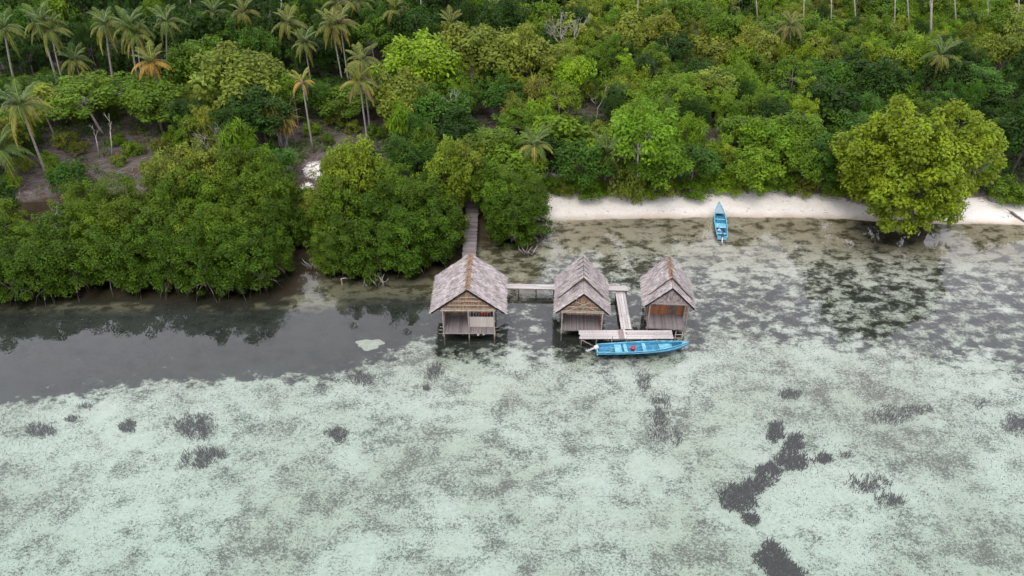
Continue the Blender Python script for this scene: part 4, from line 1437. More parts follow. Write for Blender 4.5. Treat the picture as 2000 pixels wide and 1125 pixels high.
# ------------------------------------------------------------------ trees and shrubs along the beach, one by one
CW = {DARK: 'dark green', MID: 'mid-green', BRIGHT: 'bright green', OLIVE: 'olive green', YELLOW: 'yellow-green', TEAL: 'deep green', LIME: 'lime green'}
rb = random.Random(21)
SHORE = [
    # px, base row, top row, width px, proto, colour, name, label
    (1135, 382, 290, 105, 'dome', TEAL, 'shore_tree', 'dense dark glossy bush at the beach edge beside the bare grey bank'),
    (1140, 384, 345, 75, 'shrub', MID, 'shrub', 'low green shrub hanging over the sand beside the bare grey bank'),
    (1245, 392, 218, 150, 'open', BRIGHT, 'shore_tree', 'leaning shore tree with pale trunk overhanging the middle of the beach'),
    (1275, 388, 285, 110, 'dome', MID, 'shore_tree', 'rounded green tree tucked beside the leaning shore tree'),
    (1225, 392, 320, 60, 'shrub', OLIVE, 'shrub', 'pale leafy shrub at the foot of the leaning shore tree'),
    (1345, 366, 290, 100, 'dome', TEAL, 'shore_tree', 'dark green shrubby tree behind the blue drum'),
    (1398, 325, 272, 52, 'shrub', LIME, 'shrub', 'small lime-yellow shrub beside the white sandy gap'),
    (1460, 378, 298, 100, 'dome', BRIGHT, 'shore_tree', 'bright rounded tree above the beached boat'),
    (1415, 372, 335, 60, 'shrub', LIME, 'shrub', 'low bright shrub on the bank left of the rounded tree above the boat'),
    (1485, 330, 240, 105, 'dome', BRIGHT, 'shore_tree', 'bright green domed tree behind the rounded tree above the boat'),
    (1350, 378, 352, 60, 'shrub', MID, 'shrub', 'low creeping shrub on the bank edge by the driftwood'),
    (1560, 370, 290, 90, 'dome', MID, 'shore_tree', 'green tree at the beach edge halfway to the great spreading tree'),
    (1596, 372, 270, 80, 'tall', TEAL, 'shore_tree', 'upright deep green tree next to the great spreading tree'),
    (1540, 320, 232, 120, 'dome', MID, 'shore_tree', 'wide green tree a row behind the beach edge bushes'),
    (1440, 300, 232, 90, 'dome', MID, 'shore_tree', 'soft green tree behind the small lime-yellow shrub'),
    (1660, 300, 225, 110, 'dome', TEAL, 'shore_tree', 'deep green tree immediately behind the great spreading tree'),
    (1975, 345, 235, 120, 'dome', DARK, 'shore_tree', 'dark shore tree beyond the great spreading tree'),
    (1955, 392, 352, 60, 'shrub', MID, 'shrub', 'small dark shrub at the far end of the beach'),
    (1000, 372, 300, 120, 'dome', BRIGHT, 'shore_tree', 'bright green bush at the foot of the beach-end palm'),
    (960, 345, 262, 130, 'dome', MID, 'shore_tree', 'wide green tree behind the mangroves near the beach-end palm'),
    (1075, 330, 262, 80, 'shrub', DARK, 'shrub', 'dark shrub behind the beach-end palm'),
    (790, 352, 268, 60, 'tall', TEAL, 'shore_tree', 'narrow dark tree between the two yellow-topped mangrove trees'),
    (480, 240, 105, 165, 'dome', OLIVE, 'forest_tree', 'large round olive tree between the clearing and the palm trio'),
    (400, 180, 85, 120, 'dome', MID, 'forest_tree', 'round mid-green tree behind the large olive one'),
    (520, 290, 190, 130, 'dome', DARK, 'forest_tree', 'dark tree below the large round olive tree'),
    (205, 262, 158, 150, 'open', MID, 'forest_tree', 'flat-topped tree with bare pale stems at the edge of the clearing'),
    (110, 270, 175, 110, 'open', OLIVE, 'forest_tree', 'thin olive tree beside the large leaning clearing palm'),
    (320, 262, 170, 130, 'dome', MID, 'forest_tree', 'bushy tree behind the middle of the clearing'),
    (830, 200, 80, 140, 'dome', LIME, 'forest_tree', 'brightest lime green tree in the middle of the forest'),
    (790, 260, 150, 110, 'dome', OLIVE, 'forest_tree', 'olive tree in front of the brightest lime tree'),
    (860, 270, 180, 110, 'dome', TEAL, 'forest_tree', 'dark bushy tree in front of the brightest lime tree'),
    (940, 175, 55, 150, 'dome', OLIVE, 'forest_tree', 'broad olive tree in the middle of the far canopy'),
    (1020, 190, 70, 130, 'dome', OLIVE, 'forest_tree', 'second broad olive tree beside the white bare tree'),
    (150, 378, 318, 72, 'shrub', TEAL, 'shrub', 'bright isolated shrub in front of the bare clearing'),
    (330, 345, 318, 36, 'shrub', MID, 'shrub', 'tiny green shrub growing on the bare clearing'),
    (680, 232, 180, 110, 'dome', MID, 'forest_tree', 'low wide green tree behind the brown clearing'),
    (895, 300, 225, 90, 'tall', DARK, 'forest_tree', 'dark tree behind the bare stick tree'),
]
HAND = []
for (px, br, tr_, wp, key, col, nm, lab) in SHORE:
    b = on_ground(px, br)
    top = VZ(px, tr_, b.y)
    s = proj(b.x, b.y, (b.z + top.z) / 2)[2]
    place_tree(key, b, wp / s, max(1.2, top.z - b.z), jit(col, 0.08, rb), nm, lab, 'shrub' if nm == 'shrub' else 'tree', 'trees and shrubs along the shore' if br > 285 else 'single trees in the forest', rng=rb)
    HAND.append((b.x, b.y, wp / s / 2))

BANK = [(1078, 369, 30, 46, MID), (1108, 373, 26, 40, OLIVE), (1168, 377, 24, 40, MID), (1262, 383, 40, 60, BRIGHT), (1296, 377, 34, 56, OLIVE), (1318, 371, 20, 34, MID), (1382, 367, 26, 50, BRIGHT), (1438, 373, 34, 60, LIME),
        (1482, 373, 36, 56, BRIGHT), (1535, 365, 34, 50, MID), (1575, 371, 30, 52, OLIVE), (1628, 377, 36, 56, MID), (1230, 365, 50, 60, MID), (1985, 391, 30, 50, MID)]
BW = ['beside the beach-end palm', 'under the dark glossy bush', 'at the edge of the bare grey bank', 'under the leaning shore tree', 'between the leaning tree and the drum', 'at the start of the driftwood pole', 'at the end of the driftwood pole', 'above the bow of the beached boat',
      'inland of the beached boat', 'in the middle of the further beach edge', 'under the green tree halfway to the great tree', 'beside the great spreading tree', 'on top of the bare grey bank', 'at the far beach corner']
for (px, br, hp, wp, col), wh in zip(BANK, BW):
    b = on_ground(px, br)
    s = proj(b.x, b.y, b.z)[2]
    place_tree('shrub', b, wp / s, hp / s / 0.85, jit(col, 0.08, rb), 'shrub', f'low {CW[col]} shrub overhanging the sand {wh}', 'shrub', 'trees and shrubs along the shore', rng=rb)

CS = [(48, 335, 26, 34), (100, 322, 22, 30), (122, 352, 30, 40), (160, 300, 20, 30), (235, 322, 18, 26), (262, 300, 22, 34), (290, 338, 20, 28), (318, 300, 26, 36), (350, 290, 30, 40), (130, 285, 26, 40), (20, 372, 30, 44),
      (610, 262, 20, 30), (640, 282, 18, 26), (690, 258, 20, 32), (735, 268, 22, 34), (660, 246, 22, 34), (770, 262, 26, 40), (230, 282, 18, 30)]
CSW = ['near the foot of the large leaning clearing palm', 'just right of the large leaning clearing palm', 'behind the bright isolated shrub', 'at the foot of the leaning pale stem', 'in front of the slender pale stem', 'in the middle of the bare clearing',
       'beside the tiny green shrub', 'at the back of the bare clearing', 'where the bare clearing ends under the forest', 'under the flat-topped tree with bare stems', 'at the picture edge before the dark low palm',
       'beside the dried orange tuft palm', 'at the front of the brown clearing', 'under the pale palms of the brown clearing', 'right of the pale palms of the brown clearing', 'in the middle of the brown clearing', 'at the end of the brown clearing', 'right behind the slender pale stem']
for i, (px, br, hp, wp) in enumerate(CS):
    b = on_ground(px, br)
    s = proj(b.x, b.y, b.z)[2]
    place_tree('shrub', b, wp / s, hp / s / 0.85, jit(rb.choice((MID, OLIVE, OLIVE, BRIGHT)), 0.1, rb), 'shrub', 'small scrubby bush ' + CSW[i], 'shrub', 'scrub on the clearings', rng=rb)

# red-leaved shrub
for px, br, tr_, wp, lab in ((848, 408, 368, 60, 'small red-leaved shrub half hidden behind the middle mangroves'), (852, 430, 388, 34, 'red-leaved twig bush between the mangrove crowns by the boardwalk')):
    b = on_ground(px, br)
    top = VZ(px, tr_, b.y)
    place_tree('shrub', b, wp / 17.0, top.z - b.z, (0.24, 0.06, 0.03), 'shrub', lab, 'shrub', 'red-leaved shrubs', rng=rb)


# ------------------------------------------------------------------ screw pines and bare trees
def screw_pine(px, row, bpx, brow, w, label, col, dry):
    r = np.random.default_rng(int(px + row))
    b = on_ground(bpx, brow)
    top = VZ(px, row, b.y)
    H = top.z - b.z
    e = tag(empty('screw_pine', b), label, 'screw pine', 'screw pines')
    nh = 11
    C = np.stack([r.uniform(-w * 0.32, w * 0.32, nh), r.uniform(-w * 0.3, w * 0.3, nh), r.uniform(H * 0.5, H * 0.93, nh)], 1)
    V, T = clump_leaves(r, C, np.full(nh, 1.0), 60, 1.25, 0.11, 0.25, (0.8, 1.2), (0.2, 1.0), True)
    link('crown', mesh_np('crown', V, np.arange(len(V)).reshape(-1, 4), M['leaf'], T), e).color = (*col, 1)
    C2 = C - np.array([0, 0, 0.5])
    V, T = clump_leaves(r, C2, np.full(nh, 1.0), 40, 1.5, 0.09, -1.6, (0.8, 1.2), (0.2, 1.0), True)
    link('dead_leaf_skirt', mesh_np('dead_leaf_skirt', V, np.arange(len(V)).reshape(-1, 4), M['leaf'], T), e).color = (*dry, 1)
    tr = MB()
    for c in C:
        tr.tube(wobble(r, (c[0] * 0.25, c[1] * 0.25, -0.3), c, 5, 0.12), [0.11, 0.09, 0.08, 0.07, 0.06], 6)
    for k in range(9):
        a = k * 0.7
        tr.tube([(0.1 * math.cos(a), 0.1 * math.sin(a), 1.4), (0.6 * math.cos(a), 0.6 * math.sin(a), -0.3)], [0.04, 0.04], 5)
    tr.build('trunk', M['pale_bark'], e, True)


screw_pine(555, 198, 558, 288, 4.0, 'pale screw pine with hanging dry leaves beside the brown clearing', (0.12, 0.13, 0.035), (0.27, 0.2, 0.09))
screw_pine(1040, 160, 1045, 235, 3.8, 'rusty screw pine in the forest behind the beach-end palm', (0.1, 0.11, 0.025), (0.17, 0.115, 0.05))
LM.append(('the pale screw pine', 555, 230))


def dead_tree(px, row, bpx, brow, spread, label, seed, depth=4, r0=0.1, forks=3, mat='pale_bark', first=0.35):
    r = np.random.default_rng(seed)
    b = on_ground(bpx, brow)
    top = VZ(px, row, b.y)
    H = max(1.0, top.z - b.z)
    e = tag(empty('bare_tree', b), label, 'bare tree', 'leafless pale trees')
    mb = MB()

    def grow(p, d, l, rad, k):
        q = p + d * l
        mid = (p + q) / 2 + r.normal(size=3) * l * 0.05
        mb.tube([tuple(p), tuple(mid), tuple(q)], [rad, rad * 0.85, rad * 0.65], 5, cap=False)
        if k == 0:
            return
        for i in range(forks):
            nd = unit(d + r.normal(size=3) * spread + np.array([0, 0, 0.12]))
            grow(q if i else p + (q - p) * 0.8, nd, l * r.uniform(0.55, 0.8), rad * 0.6, k - 1)
    lean = np.array([(top.x - b.x), 0, H])
    trunk = first * H
    d0 = unit(lean)
    base = MB().tube([(0, 0, -0.4), tuple(d0 * trunk * 0.5 + np.array([0.08, 0, 0])), tuple(d0 * trunk)], [r0 * 1.2, r0, r0 * 0.8], 7)
    base.build('trunk', M[mat], e, True)
    for i in range(forks):
        grow(d0 * trunk * (1 - 0.12 * i), unit(d0 + r.normal(size=3) * spread * 0.7), (H - trunk) * 0.42, r0 * 0.7, depth - 1)
    mb.build('branches' if False else 'branch_tangle', M[mat], e, True)


dead_tree(1105, 28, 1105, 130, 0.5, 'white leafless tree spreading its bare branches over the canopy', 41, 5, 0.12, 3)
dead_tree(888, 165, 893, 275, 0.45, 'thin bare stick tree standing behind the middle mangroves', 42, 4, 0.09, 2, first=0.62)
dead_tree(875, 225, 878, 280, 0.6, 'short crooked dead tree at the foot of the bare stick tree', 43, 4, 0.09, 2)
dead_tree(1176, 160, 1163, 238, 0.4, 'forked dead tree with reddish tips in the forest above the beach', 44, 4, 0.09, 2)
dead_tree(430, 235, 432, 330, 0.55, 'whitish bare tree poking through the mangroves by the clearing', 45, 4, 0.09, 3)
dead_tree(704, 300, 712, 420, 0.6, 'bare whitish twigs in the top of the tallest yellowish mangrove', 48, 4, 0.07, 3, first=0.6)
dead_tree(645, 395, 650, 470, 0.6, 'bare grey twigs at the inlet side of the boardwalk clump', 49, 4, 0.07, 3, first=0.5)
dead_tree(935, 325, 932, 410, 0.55, 'bare pale twigs above the shore end of the boardwalk', 50, 4, 0.06, 3, first=0.55)
dead_tree(213, 215, 218, 310, 0.35, 'slender pale stem standing in the bare clearing', 46, 3, 0.08, 2, first=0.6)
dead_tree(182, 235, 193, 308, 0.3, 'second pale stem leaning in the bare clearing', 47, 3, 0.07, 2, first=0.6)
for i, (px, bot, lab) in enumerate(((545, 60, 'beside the leaning yellowing palm'), (825, 62, 'beyond the single yellow-skirted palm'), (1242, 45, 'far behind the drooping young palm'), (1304, 48, 'far behind the leaning shore tree'),
                                    (1566, 55, 'beyond the brown-fronded far palm'), (1672, 45, 'third along the skyline from the corner'), (1744, 58, 'with a forked foot at the skyline'), (1776, 55, 'just beside the thickest skyline trunk'),
                                    (1815, 70, 'thickest of all at the skyline'), (1932, 60, 'near the far corner of the forest'), (1986, 55, 'at the very corner of the forest'), (375, 50, 'between the palms in the dark forest'), (1350, 42, 'above the rounded tree by the boat'), (1480, 40, 'between the tiny distant palm and the brown-fronded one'), (1620, 48, 'just beyond the brown-fronded far palm'), (1868, 52, 'beside the leaning inland palm'), (1055, 40, 'next to the white leafless tree'))):
    dead_tree(px + (-6 if i % 2 else 8), -80, px, bot + 40, 0.25, 'tall pale bare trunk ' + lab, 60 + i, 3, 0.17 if px == 1815 else 0.085, 2, first=0.6, mat='palm_trunk')

# ------------------------------------------------------------------ the forest
rf = random.Random(77)
CLEAR = [(205, 300, 130, 26), (70, 352, 55, 24), (300, 330, 60, 20), (660, 262, 85, 16), (618, 332, 28, 26), (872, 362, 18, 18), (925, 262, 30, 14), (1110, 348, 70, 22), (1200, 352, 45, 22), (1390, 262, 12, 10), (1525, 352, 18, 8), (1160, 222, 14, 10)]


def hides_clearing(px, brow, trow, wp):
    for (cx, cr, rx, rr) in CLEAR:
        if abs(px - cx) < rx + wp * 0.40 and trow < cr + rr * 0.6 and brow > cr - rr:
            return True
    return False


pts = [(x, y, w) for x, y, w in HAND]
grid = {}


def near(x, y, w):
    gi, gj = int(x // 8), int(y // 8)
    for a in (-1, 0, 1):
        for b in (-1, 0, 1):
            for (qx, qy, qw) in grid.get((gi + a, gj + b), ()):
                if (qx - x) ** 2 + (qy - y) ** 2 < (0.60 * (qw + w)) ** 2:
                    return True
    return False


def put(x, y, w):
    grid.setdefault((int(x // 8), int(y // 8)), []).append((x, y, w))


for p in pts:
    put(*p)
LIMIT = {'forest_tree': 298, 'understory_tree': 298, 'slender_tree': 298, 'shrub': 230, 'spiky_palm_shrub': 150}
COUNT = dict.fromkeys(LIMIT, 0)
tries = 30000
_rr = np.random.default_rng(77)
CY = 71 + (172 - 71) * _rr.uniform(0, 1, tries)
CX = _rr.uniform(-1, 1, tries) * (CY * CP + 38 * SP) * 1.06 * 1000 / FPX
CD, CB, CZ = shore_d(CX, CY), np.interp(CX, BKX, BKD), ground_z(CX, CY)
for x, y, d, bk, z in zip(CX.tolist(), CY.tolist(), CD.tolist(), CB.tolist(), CZ.tolist()):
    if d < bk + 0.6:
        continue
    px, row, s = proj(x, y, z)
    u = rf.random()
    far = row < 175
    dark_side = px < 1000
    if u < (0.5 if far else 0.36):
        nm, key = 'forest_tree', rf.choice(('dome', 'dome', 'tall', 'open', 'fine', 'bigleaf'))
        w, h = rf.uniform(4.6, 6.6), rf.uniform(6.0, 9.5) if far else rf.uniform(4.6, 7.0)
    elif u < 0.72:
        nm, key = 'slender_tree', rf.choice(('tall', 'fine', 'open', 'weeping'))
        w, h = rf.uniform(2.8, 4.0), rf.uniform(5.5, 8.5) if far else rf.uniform(3.8, 6.0)
    elif u < 0.86:
        nm, key = 'understory_tree', rf.choice(('dome', 'fine', 'open', 'shrub', 'weeping', 'bigleaf'))
        w, h = rf.uniform(3.2, 4.6), rf.uniform(4.5, 7.5) if far else rf.uniform(3.4, 5.4)
    elif u < 0.94:
        nm, key = 'shrub', 'shrub'
        w, h = rf.uniform(2.2, 3.4), rf.uniform(1.8, 3.2)
    else:
        nm, key = 'spiky_palm_shrub', 'spiky'
        w, h = rf.uniform(2.8, 4.2), rf.uniform(3.5, 6.0)
    if px < 760 and 165 < row < 260:
        h = min(h, max(2.2, (row - 158) / 12.5))
    if far and px > 1000:
        h *= 0.8
    if d < bk + 5:
        h = min(h, 3.6)
    if COUNT[nm] >= LIMIT[nm] or near(x, y, w / 2 * (0.9 if far else 1.0)):
        continue
    tpx, trow, _ = proj(x, y, z + h)
    if trow > 470 or row < -60 and trow > 0 and rf.random() < 0.0:
        continue
    if trow < -60 and row < -60:
        continue
    if hides_clearing(px, row, trow, w * s):
        continue
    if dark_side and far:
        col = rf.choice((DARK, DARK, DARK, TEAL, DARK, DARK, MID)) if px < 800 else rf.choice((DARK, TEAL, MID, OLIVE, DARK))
    elif far:
        col = rf.choice((OLIVE, MID, MID, OLIVE, BRIGHT, DARK, YELLOW))
    elif dark_side:
        col = rf.choice((MID, OLIVE, MID, TEAL, BRIGHT, DARK))
    else:
        col = rf.choice((MID, BRIGHT, OLIVE, BRIGHT, YELLOW, MID, LIME, TEAL, DARK))
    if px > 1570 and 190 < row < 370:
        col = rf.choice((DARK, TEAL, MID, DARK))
    COUNT[nm] += 1
    put(x, y, w / 2)
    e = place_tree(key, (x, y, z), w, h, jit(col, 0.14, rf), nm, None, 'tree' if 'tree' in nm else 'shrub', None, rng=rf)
    cpx, crow, _ = proj(x, y, z + h * 0.7)
    FOREST.append((e, cpx, crow, CW[col], nm, key, w, h))
print('forest', COUNT, tries)

# ------------------------------------------------------------------ undergrowth: low leaves on the forest floor
ru = np.random.default_rng(88)
n = 16000
uy = ru.uniform(71, 165, n)
ux = ru.uniform(-1, 1, n) * (uy * CP + 38 * SP) * 0.74
ud = shore_d(ux, uy) - np.interp(ux, BKX, BKD)
uz = ground_z(ux, uy)
upx = 1000 + FPX * ux / (uy * CP - (uz - CAM_H) * SP)
upr = 562.5 - FPX * (uy * SP + (uz - CAM_H) * CP) / (uy * CP - (uz - CAM_H) * SP)
keep = (ud > 0.8) & (fbm(ux * 0.2, uy * 0.2, 61) > 0.34)
for (cx, cr, rx, rr) in CLEAR:
    inside = ((upx - cx) / (rx * 1.15)) ** 2 + ((upr - cr) / (rr * 1.2)) ** 2 < 1
    keep &= ~(inside & (ru.uniform(0, 1, n) < 0.74))
C = np.stack([ux, uy, uz + 0.25], 1)[keep]
V, T = clump_leaves(ru, C, ru.uniform(0.35, 0.8, len(C)), 15, 0.34, 0.18, 0.6, (0.6, 1.2), (0, 0.9))
ug = link('undergrowth', mesh_np('undergrowth', V, np.arange(len(V)).reshape(-1, 4), M['leaf'], T))
ug.color = (0.055, 0.1, 0.02, 1)
tag(ug, 'low green undergrowth covering the forest floor between the trees', 'undergrowth', kind='stuff')

# fallen twigs and debris in the clearings and on the bank
rd = random.Random(31)
mb = MB()
for i in range(260):
    cx, cr, rx, rr = rd.choice(CLEAR[:9])
    p = on_ground(cx + rd.uniform(-rx, rx) * 1.2, cr + rd.uniform(-rr, rr) * 1.2)
    a, l = rd.uniform(0, 3.14), rd.uniform(0.4, 1.8)
    mb.tube([p + Vector((-math.cos(a) * l / 2, -math.sin(a) * l / 2, 0.05)), p + Vector((0, 0, 0.08 + rd.random() * 0.12)), p + Vector((math.cos(a) * l / 2, math.sin(a) * l / 2, 0.05))], [0.03, 0.035, 0.015], 4, cap=False)
tag(mb.build('twig_litter', M['driftwood']), 'fallen twigs and branches littering the bare clearings', 'litter', kind='stuff')

mb = MB()
for i in range(190):
    px = rd.uniform(1070, 1990)
    d_ = rd.choice((rd.uniform(0.9, 1.5), rd.uniform(2.8, 4.4), rd.uniform(3.6, 4.6)))
    p = G(px, 430)
    y_ = float(np.interp(p.x, SHX, SHY)) + d_
    x_ = p.x * y_ / p.y
    p = Vector((x_, y_, gz(x_, y_)))
    a, l, w_ = rd.uniform(0, 3.14), rd.uniform(0.04, 0.22), rd.uniform(0.01, 0.04)
    mb.bar(p + Vector((-math.cos(a) * l, -math.sin(a) * l, 0.015)), p + Vector((math.cos(a) * l, math.sin(a) * l, 0.03)), w_, 0.02)
tag(mb.build('beach_litter', M['bark']), 'dry leaves and sticks washed up in lines on the beach', 'litter', kind='stuff')

# ------------------------------------------------------------------ driftwood, logs, drum, stake
def log(p, q, rad, label, mat='driftwood', name='driftwood_log', stubs=2):
    r = np.random.default_rng(int(abs(p[0] * 10)) + 3)
    p, q = Vector(p), Vector(q)
    e = tag(empty(name, (p + q) / 2), label, 'log', 'driftwood and fallen logs')
    o = (p + q) / 2
    mid = wobble(r, p - o, q - o, 6, 0.06)
    MB().tube(mid, [rad, rad * 1.05, rad, rad * 0.9, rad * 0.8, rad * 0.6], 7).build('stem', M[mat], e, True)
    for k in range(stubs):
        a = Vector(mid[1 + k])
        MB().tube([a, a + Vector((r.normal() * 0.4, r.normal() * 0.4, 0.45))], [rad * 0.5, rad * 0.2], 5).build('branch_stub', M[mat], e)


def gp(px, row, up=0.0):
    p = on_ground(px, row)
    return p + Vector((0, 0, up))


log(gp(1974, 416, 0.15), gp(2003, 436, 0.15), 0.13, 'dark slanting log lying on the sand at the far end of the beach', 'bark')
log(gp(1288, 381, 0.1), gp(1398, 379, 0.12), 0.09, 'long thin driftwood pole along the top of the beach')
log(gp(1305, 378, 0.15), gp(1345, 376, 0.2), 0.12, 'short dark driftwood piece behind the long driftwood pole', 'bark')
log(gp(1165, 352, 0.1), gp(1215, 385, 0.2), 0.1, 'thin fallen trunk sloping down the bare grey bank', 'driftwood')
log(gp(1195, 378, 0.2), gp(1240, 390, 0.25), 0.22, 'thick exposed root at the foot of the leaning shore tree', 'bark')
log(gp(145, 308, 0.2), gp(185, 290, 0.6), 0.12, 'dark fallen trunk on the bare clearing', 'bark')
log(gp(1075, 372, 0.2), gp(1110, 368, 0.3), 0.12, 'dark log on the bank at the near end of the beach', 'bark')
log(gp(1655, 385, 0.15), gp(1600, 381, 0.2), 0.11, 'weathered log on the bank beside the great spreading tree')
log(gp(1940, 388, 0.2), gp(1990, 392, 0.3), 0.14, 'exposed dark log on the eroded bank beyond the great tree', 'bark')

def rock(px, row, size, label, seed):
    import bmesh
    bm = bmesh.new()
    bmesh.ops.create_icosphere(bm, subdivisions=3, radius=1.0)
    P = np.array([v.co[:] for v in bm.verts])
    k = 0.75 + 0.5 * fbm(P[:, 0] * 1.3 + seed, P[:, 1] * 1.3 + P[:, 2] * 1.7, seed, 4)
    for v, f in zip(bm.verts, k):
        v.co = Vector((v.co.x * 1.3 * f, v.co.y * f, v.co.z * 0.7 * f)) * size
    me = bpy.data.meshes.new('rock')
    bm.to_mesh(me)
    bm.free()
    me.materials.append(M['rock'])
    p = on_ground(px, row)
    tag(link('rock', me, None, p + Vector((0, 0, size * 0.15)), (0, 0, seed)), label, 'rock', 'rocks above the beach')


for i, (px, row, sz, lab) in enumerate(((1078, 350, 0.9, 'large dark rock on the bank by the beach-end palm'), (1108, 352, 0.6, 'smaller dark rock next to the large bank rock'), (1216, 360, 0.7, 'dark rock in the shade above the bare grey bank'), (1948, 384, 0.8, 'dark rock on the bank beyond the great spreading tree'),
                                        (1975, 386, 0.6, 'rounded rock at the far end of the bank'), (1368, 368, 0.4, 'small grey rock at the end of the driftwood pole'), (1510, 366, 0.45, 'small grey rock on the pale gap in the bank'))):
    rock(px, row, sz, lab, i + 3)

b = on_ground(1327, 356)
drum = tag(empty('plastic_drum', b), 'small blue plastic drum under the shrubs above the beach', 'drum')
vs, fs = [], []
pr_ = [(0.0, 0.25), (0.04, 0.28), (0.28, 0.28), (0.31, 0.3), (0.34, 0.28), (0.6, 0.28), (0.63, 0.3), (0.66, 0.28), (0.86, 0.28), (0.9, 0.25)]
vs = [(rr * math.cos(a), rr * math.sin(a), z) for z, rr in pr_ for a in np.linspace(0, 2 * math.pi, 16, endpoint=False)]
fs = [(i * 16 + k, i * 16 + (k + 1) % 16, (i + 1) * 16 + (k + 1) % 16, (i + 1) * 16 + k) for i in range(9) for k in range(16)] + [tuple(range(15, -1, -1)), tuple(range(144, 160))]
MB().add(vs, fs).build('body', M['blue_plastic'], drum)
MB().tube([(0.12, 0, 0.88), (0.12, 0, 0.95)], 0.05, 8).build('bung', M['white_plastic'], drum)

st = G(668, 556, 0)
stake = tag(empty('wooden_stake', st), 'pale forked stake standing in the shallows before the middle mangroves', 'stake')
MB().tube([(0, 0, -0.8), (0.02, 0, 0.3), (0.0, 0, 0.75)], [0.05, 0.045, 0.04], 6).build('upright', M['batten'], stake)
MB().tube([(0.0, 0, 0.7), (0.35, 0.05, 0.78), (0.6, 0.1, 0.7)], [0.04, 0.035, 0.02], 6).build('fork', M['batten'], stake)

# pale dead roots along the mangrove edge
for i, (px, row, lab) in enumerate(((735, 552, 'tangle of pale dead roots at the front of the middle mangroves'), (1030, 492, 'pale dead branch snagged at the seaward edge of the small mangrove'), (605, 470, 'whitish dead branches over the dark inlet between mangroves'), (612, 520, 'whitish roots standing at the mouth of the dark inlet'))):
    p = G(px, row, 0)
    r = np.random.default_rng(70 + i)
    mb = MB()
    for k in range(14):
        a = r.uniform(0, 6.28)
        o = np.array([r.uniform(-1.6, 1.6) if i == 0 else r.uniform(-0.6, 0.6), r.uniform(-0.3, 0.3), 0])
        mb.tube(wobble(r, o + np.array([0, 0, -0.3]), o + np.array([math.cos(a) * 0.7, math.sin(a) * 0.5, r.uniform(0.3, 1.0)]), 4, 0.06), [0.035, 0.03, 0.025, 0.012], 5, cap=False)
    tag(mb.build('dead_root_snag', M['pale_bark'], None, loc=p), lab, 'snag', 'dead wood in the shallows')

# ------------------------------------------------------------------ seagrass
rg = np.random.default_rng(99)


def blades(P, h, w, val=(0.6, 1.4)):
    n = len(P)
    a = rg.uniform(0, 6.28, n)
    s = np.stack([np.cos(a), np.sin(a), np.zeros(n)], 1) * (w * rg.uniform(0.6, 1.3, n) / 2)[:, None]
    lean = np.stack([rg.normal(0, 0.35, n), rg.normal(0, 0.35, n), np.ones(n)], 1)
    top = P + lean * (h * rg.uniform(0.5, 1.2, n))[:, None]
    V = np.stack([P - s, P + s, top + s * 0.4, top - s * 0.4], 1).reshape(-1, 3)
    v = rg.uniform(*val, n)
    return V, np.stack([v, v * 1.02, v * 0.96], 1)


PATCH = [
    ([(380, 826, 44, 28)], 'large dark seagrass tuft alone on the pale sand below the mangroves'),
    ([(74, 838, 34, 15)], 'oval dark seagrass patch close to the picture edge'),
    ([(252, 830, 19, 14)], 'small round seagrass tuft midway between the edge patch and the large tuft'),
    ([(138, 815, 17, 7)], 'flat little seagrass streak above the oval edge patch'),
    ([(165, 790, 16, 8)], 'thin seagrass streak next to the dark bed border'),
    ([(375, 890, 32, 20), (410, 880, 28, 14)], 'ragged seagrass patch just below the large tuft'),
    ([(655, 846, 22, 13)], 'compact bristly seagrass tuft alone in the middle of the pale sand'),
    ([(705, 738, 26, 15)], 'grey seagrass patch at the border of the dark bed'),
    ([(850, 728, 20, 18)], 'seagrass patch in front of the largest hut'),
    ([(834, 757, 8, 6)], 'tiny seagrass tuft below the patch before the largest hut'),
    ([(1255, 745, 20, 24), (1285, 790, 24, 30), (1290, 840, 24, 30), (1320, 850, 12, 20)], 'long dark seagrass strip running seaward from the moored boat'),
    ([(1516, 838, 18, 22)], 'brownish seagrass tuft above the winding dark patch'),
    ([(1552, 860, 18, 14), (1545, 895, 32, 28), (1500, 920, 32, 20), (1470, 945, 26, 18), (1440, 968, 32, 26), (1465, 1010, 18, 12)], 'largest winding dark seagrass patch on the pale sand'),
    ([(1515, 1085, 40, 28), (1535, 1110, 40, 24)], 'dark seagrass patch at the bottom below the winding one'),
    ([(1608, 892, 20, 9)], 'small flat seagrass tuft beside the winding dark patch'),
    ([(1655, 885, 16, 9)], 'faint seagrass tuft beyond the small flat one'),
    ([(1700, 940, 46, 18), (1745, 970, 34, 13)], 'feathery slanting seagrass patch on the open sand'),
    ([(1795, 800, 26, 12), (1745, 812, 46, 20)], 'broad thin seagrass patch below the great tree reflection'),
    ([(1990, 828, 30, 20)], 'dark seagrass patch cut by the picture edge'),
    ([(1540, 770, 28, 10)], 'grey seagrass streak near the dark bed beyond the huts'),
    ([(1920, 790, 20, 9)], 'faint seagrass streak near the picture edge'),
]
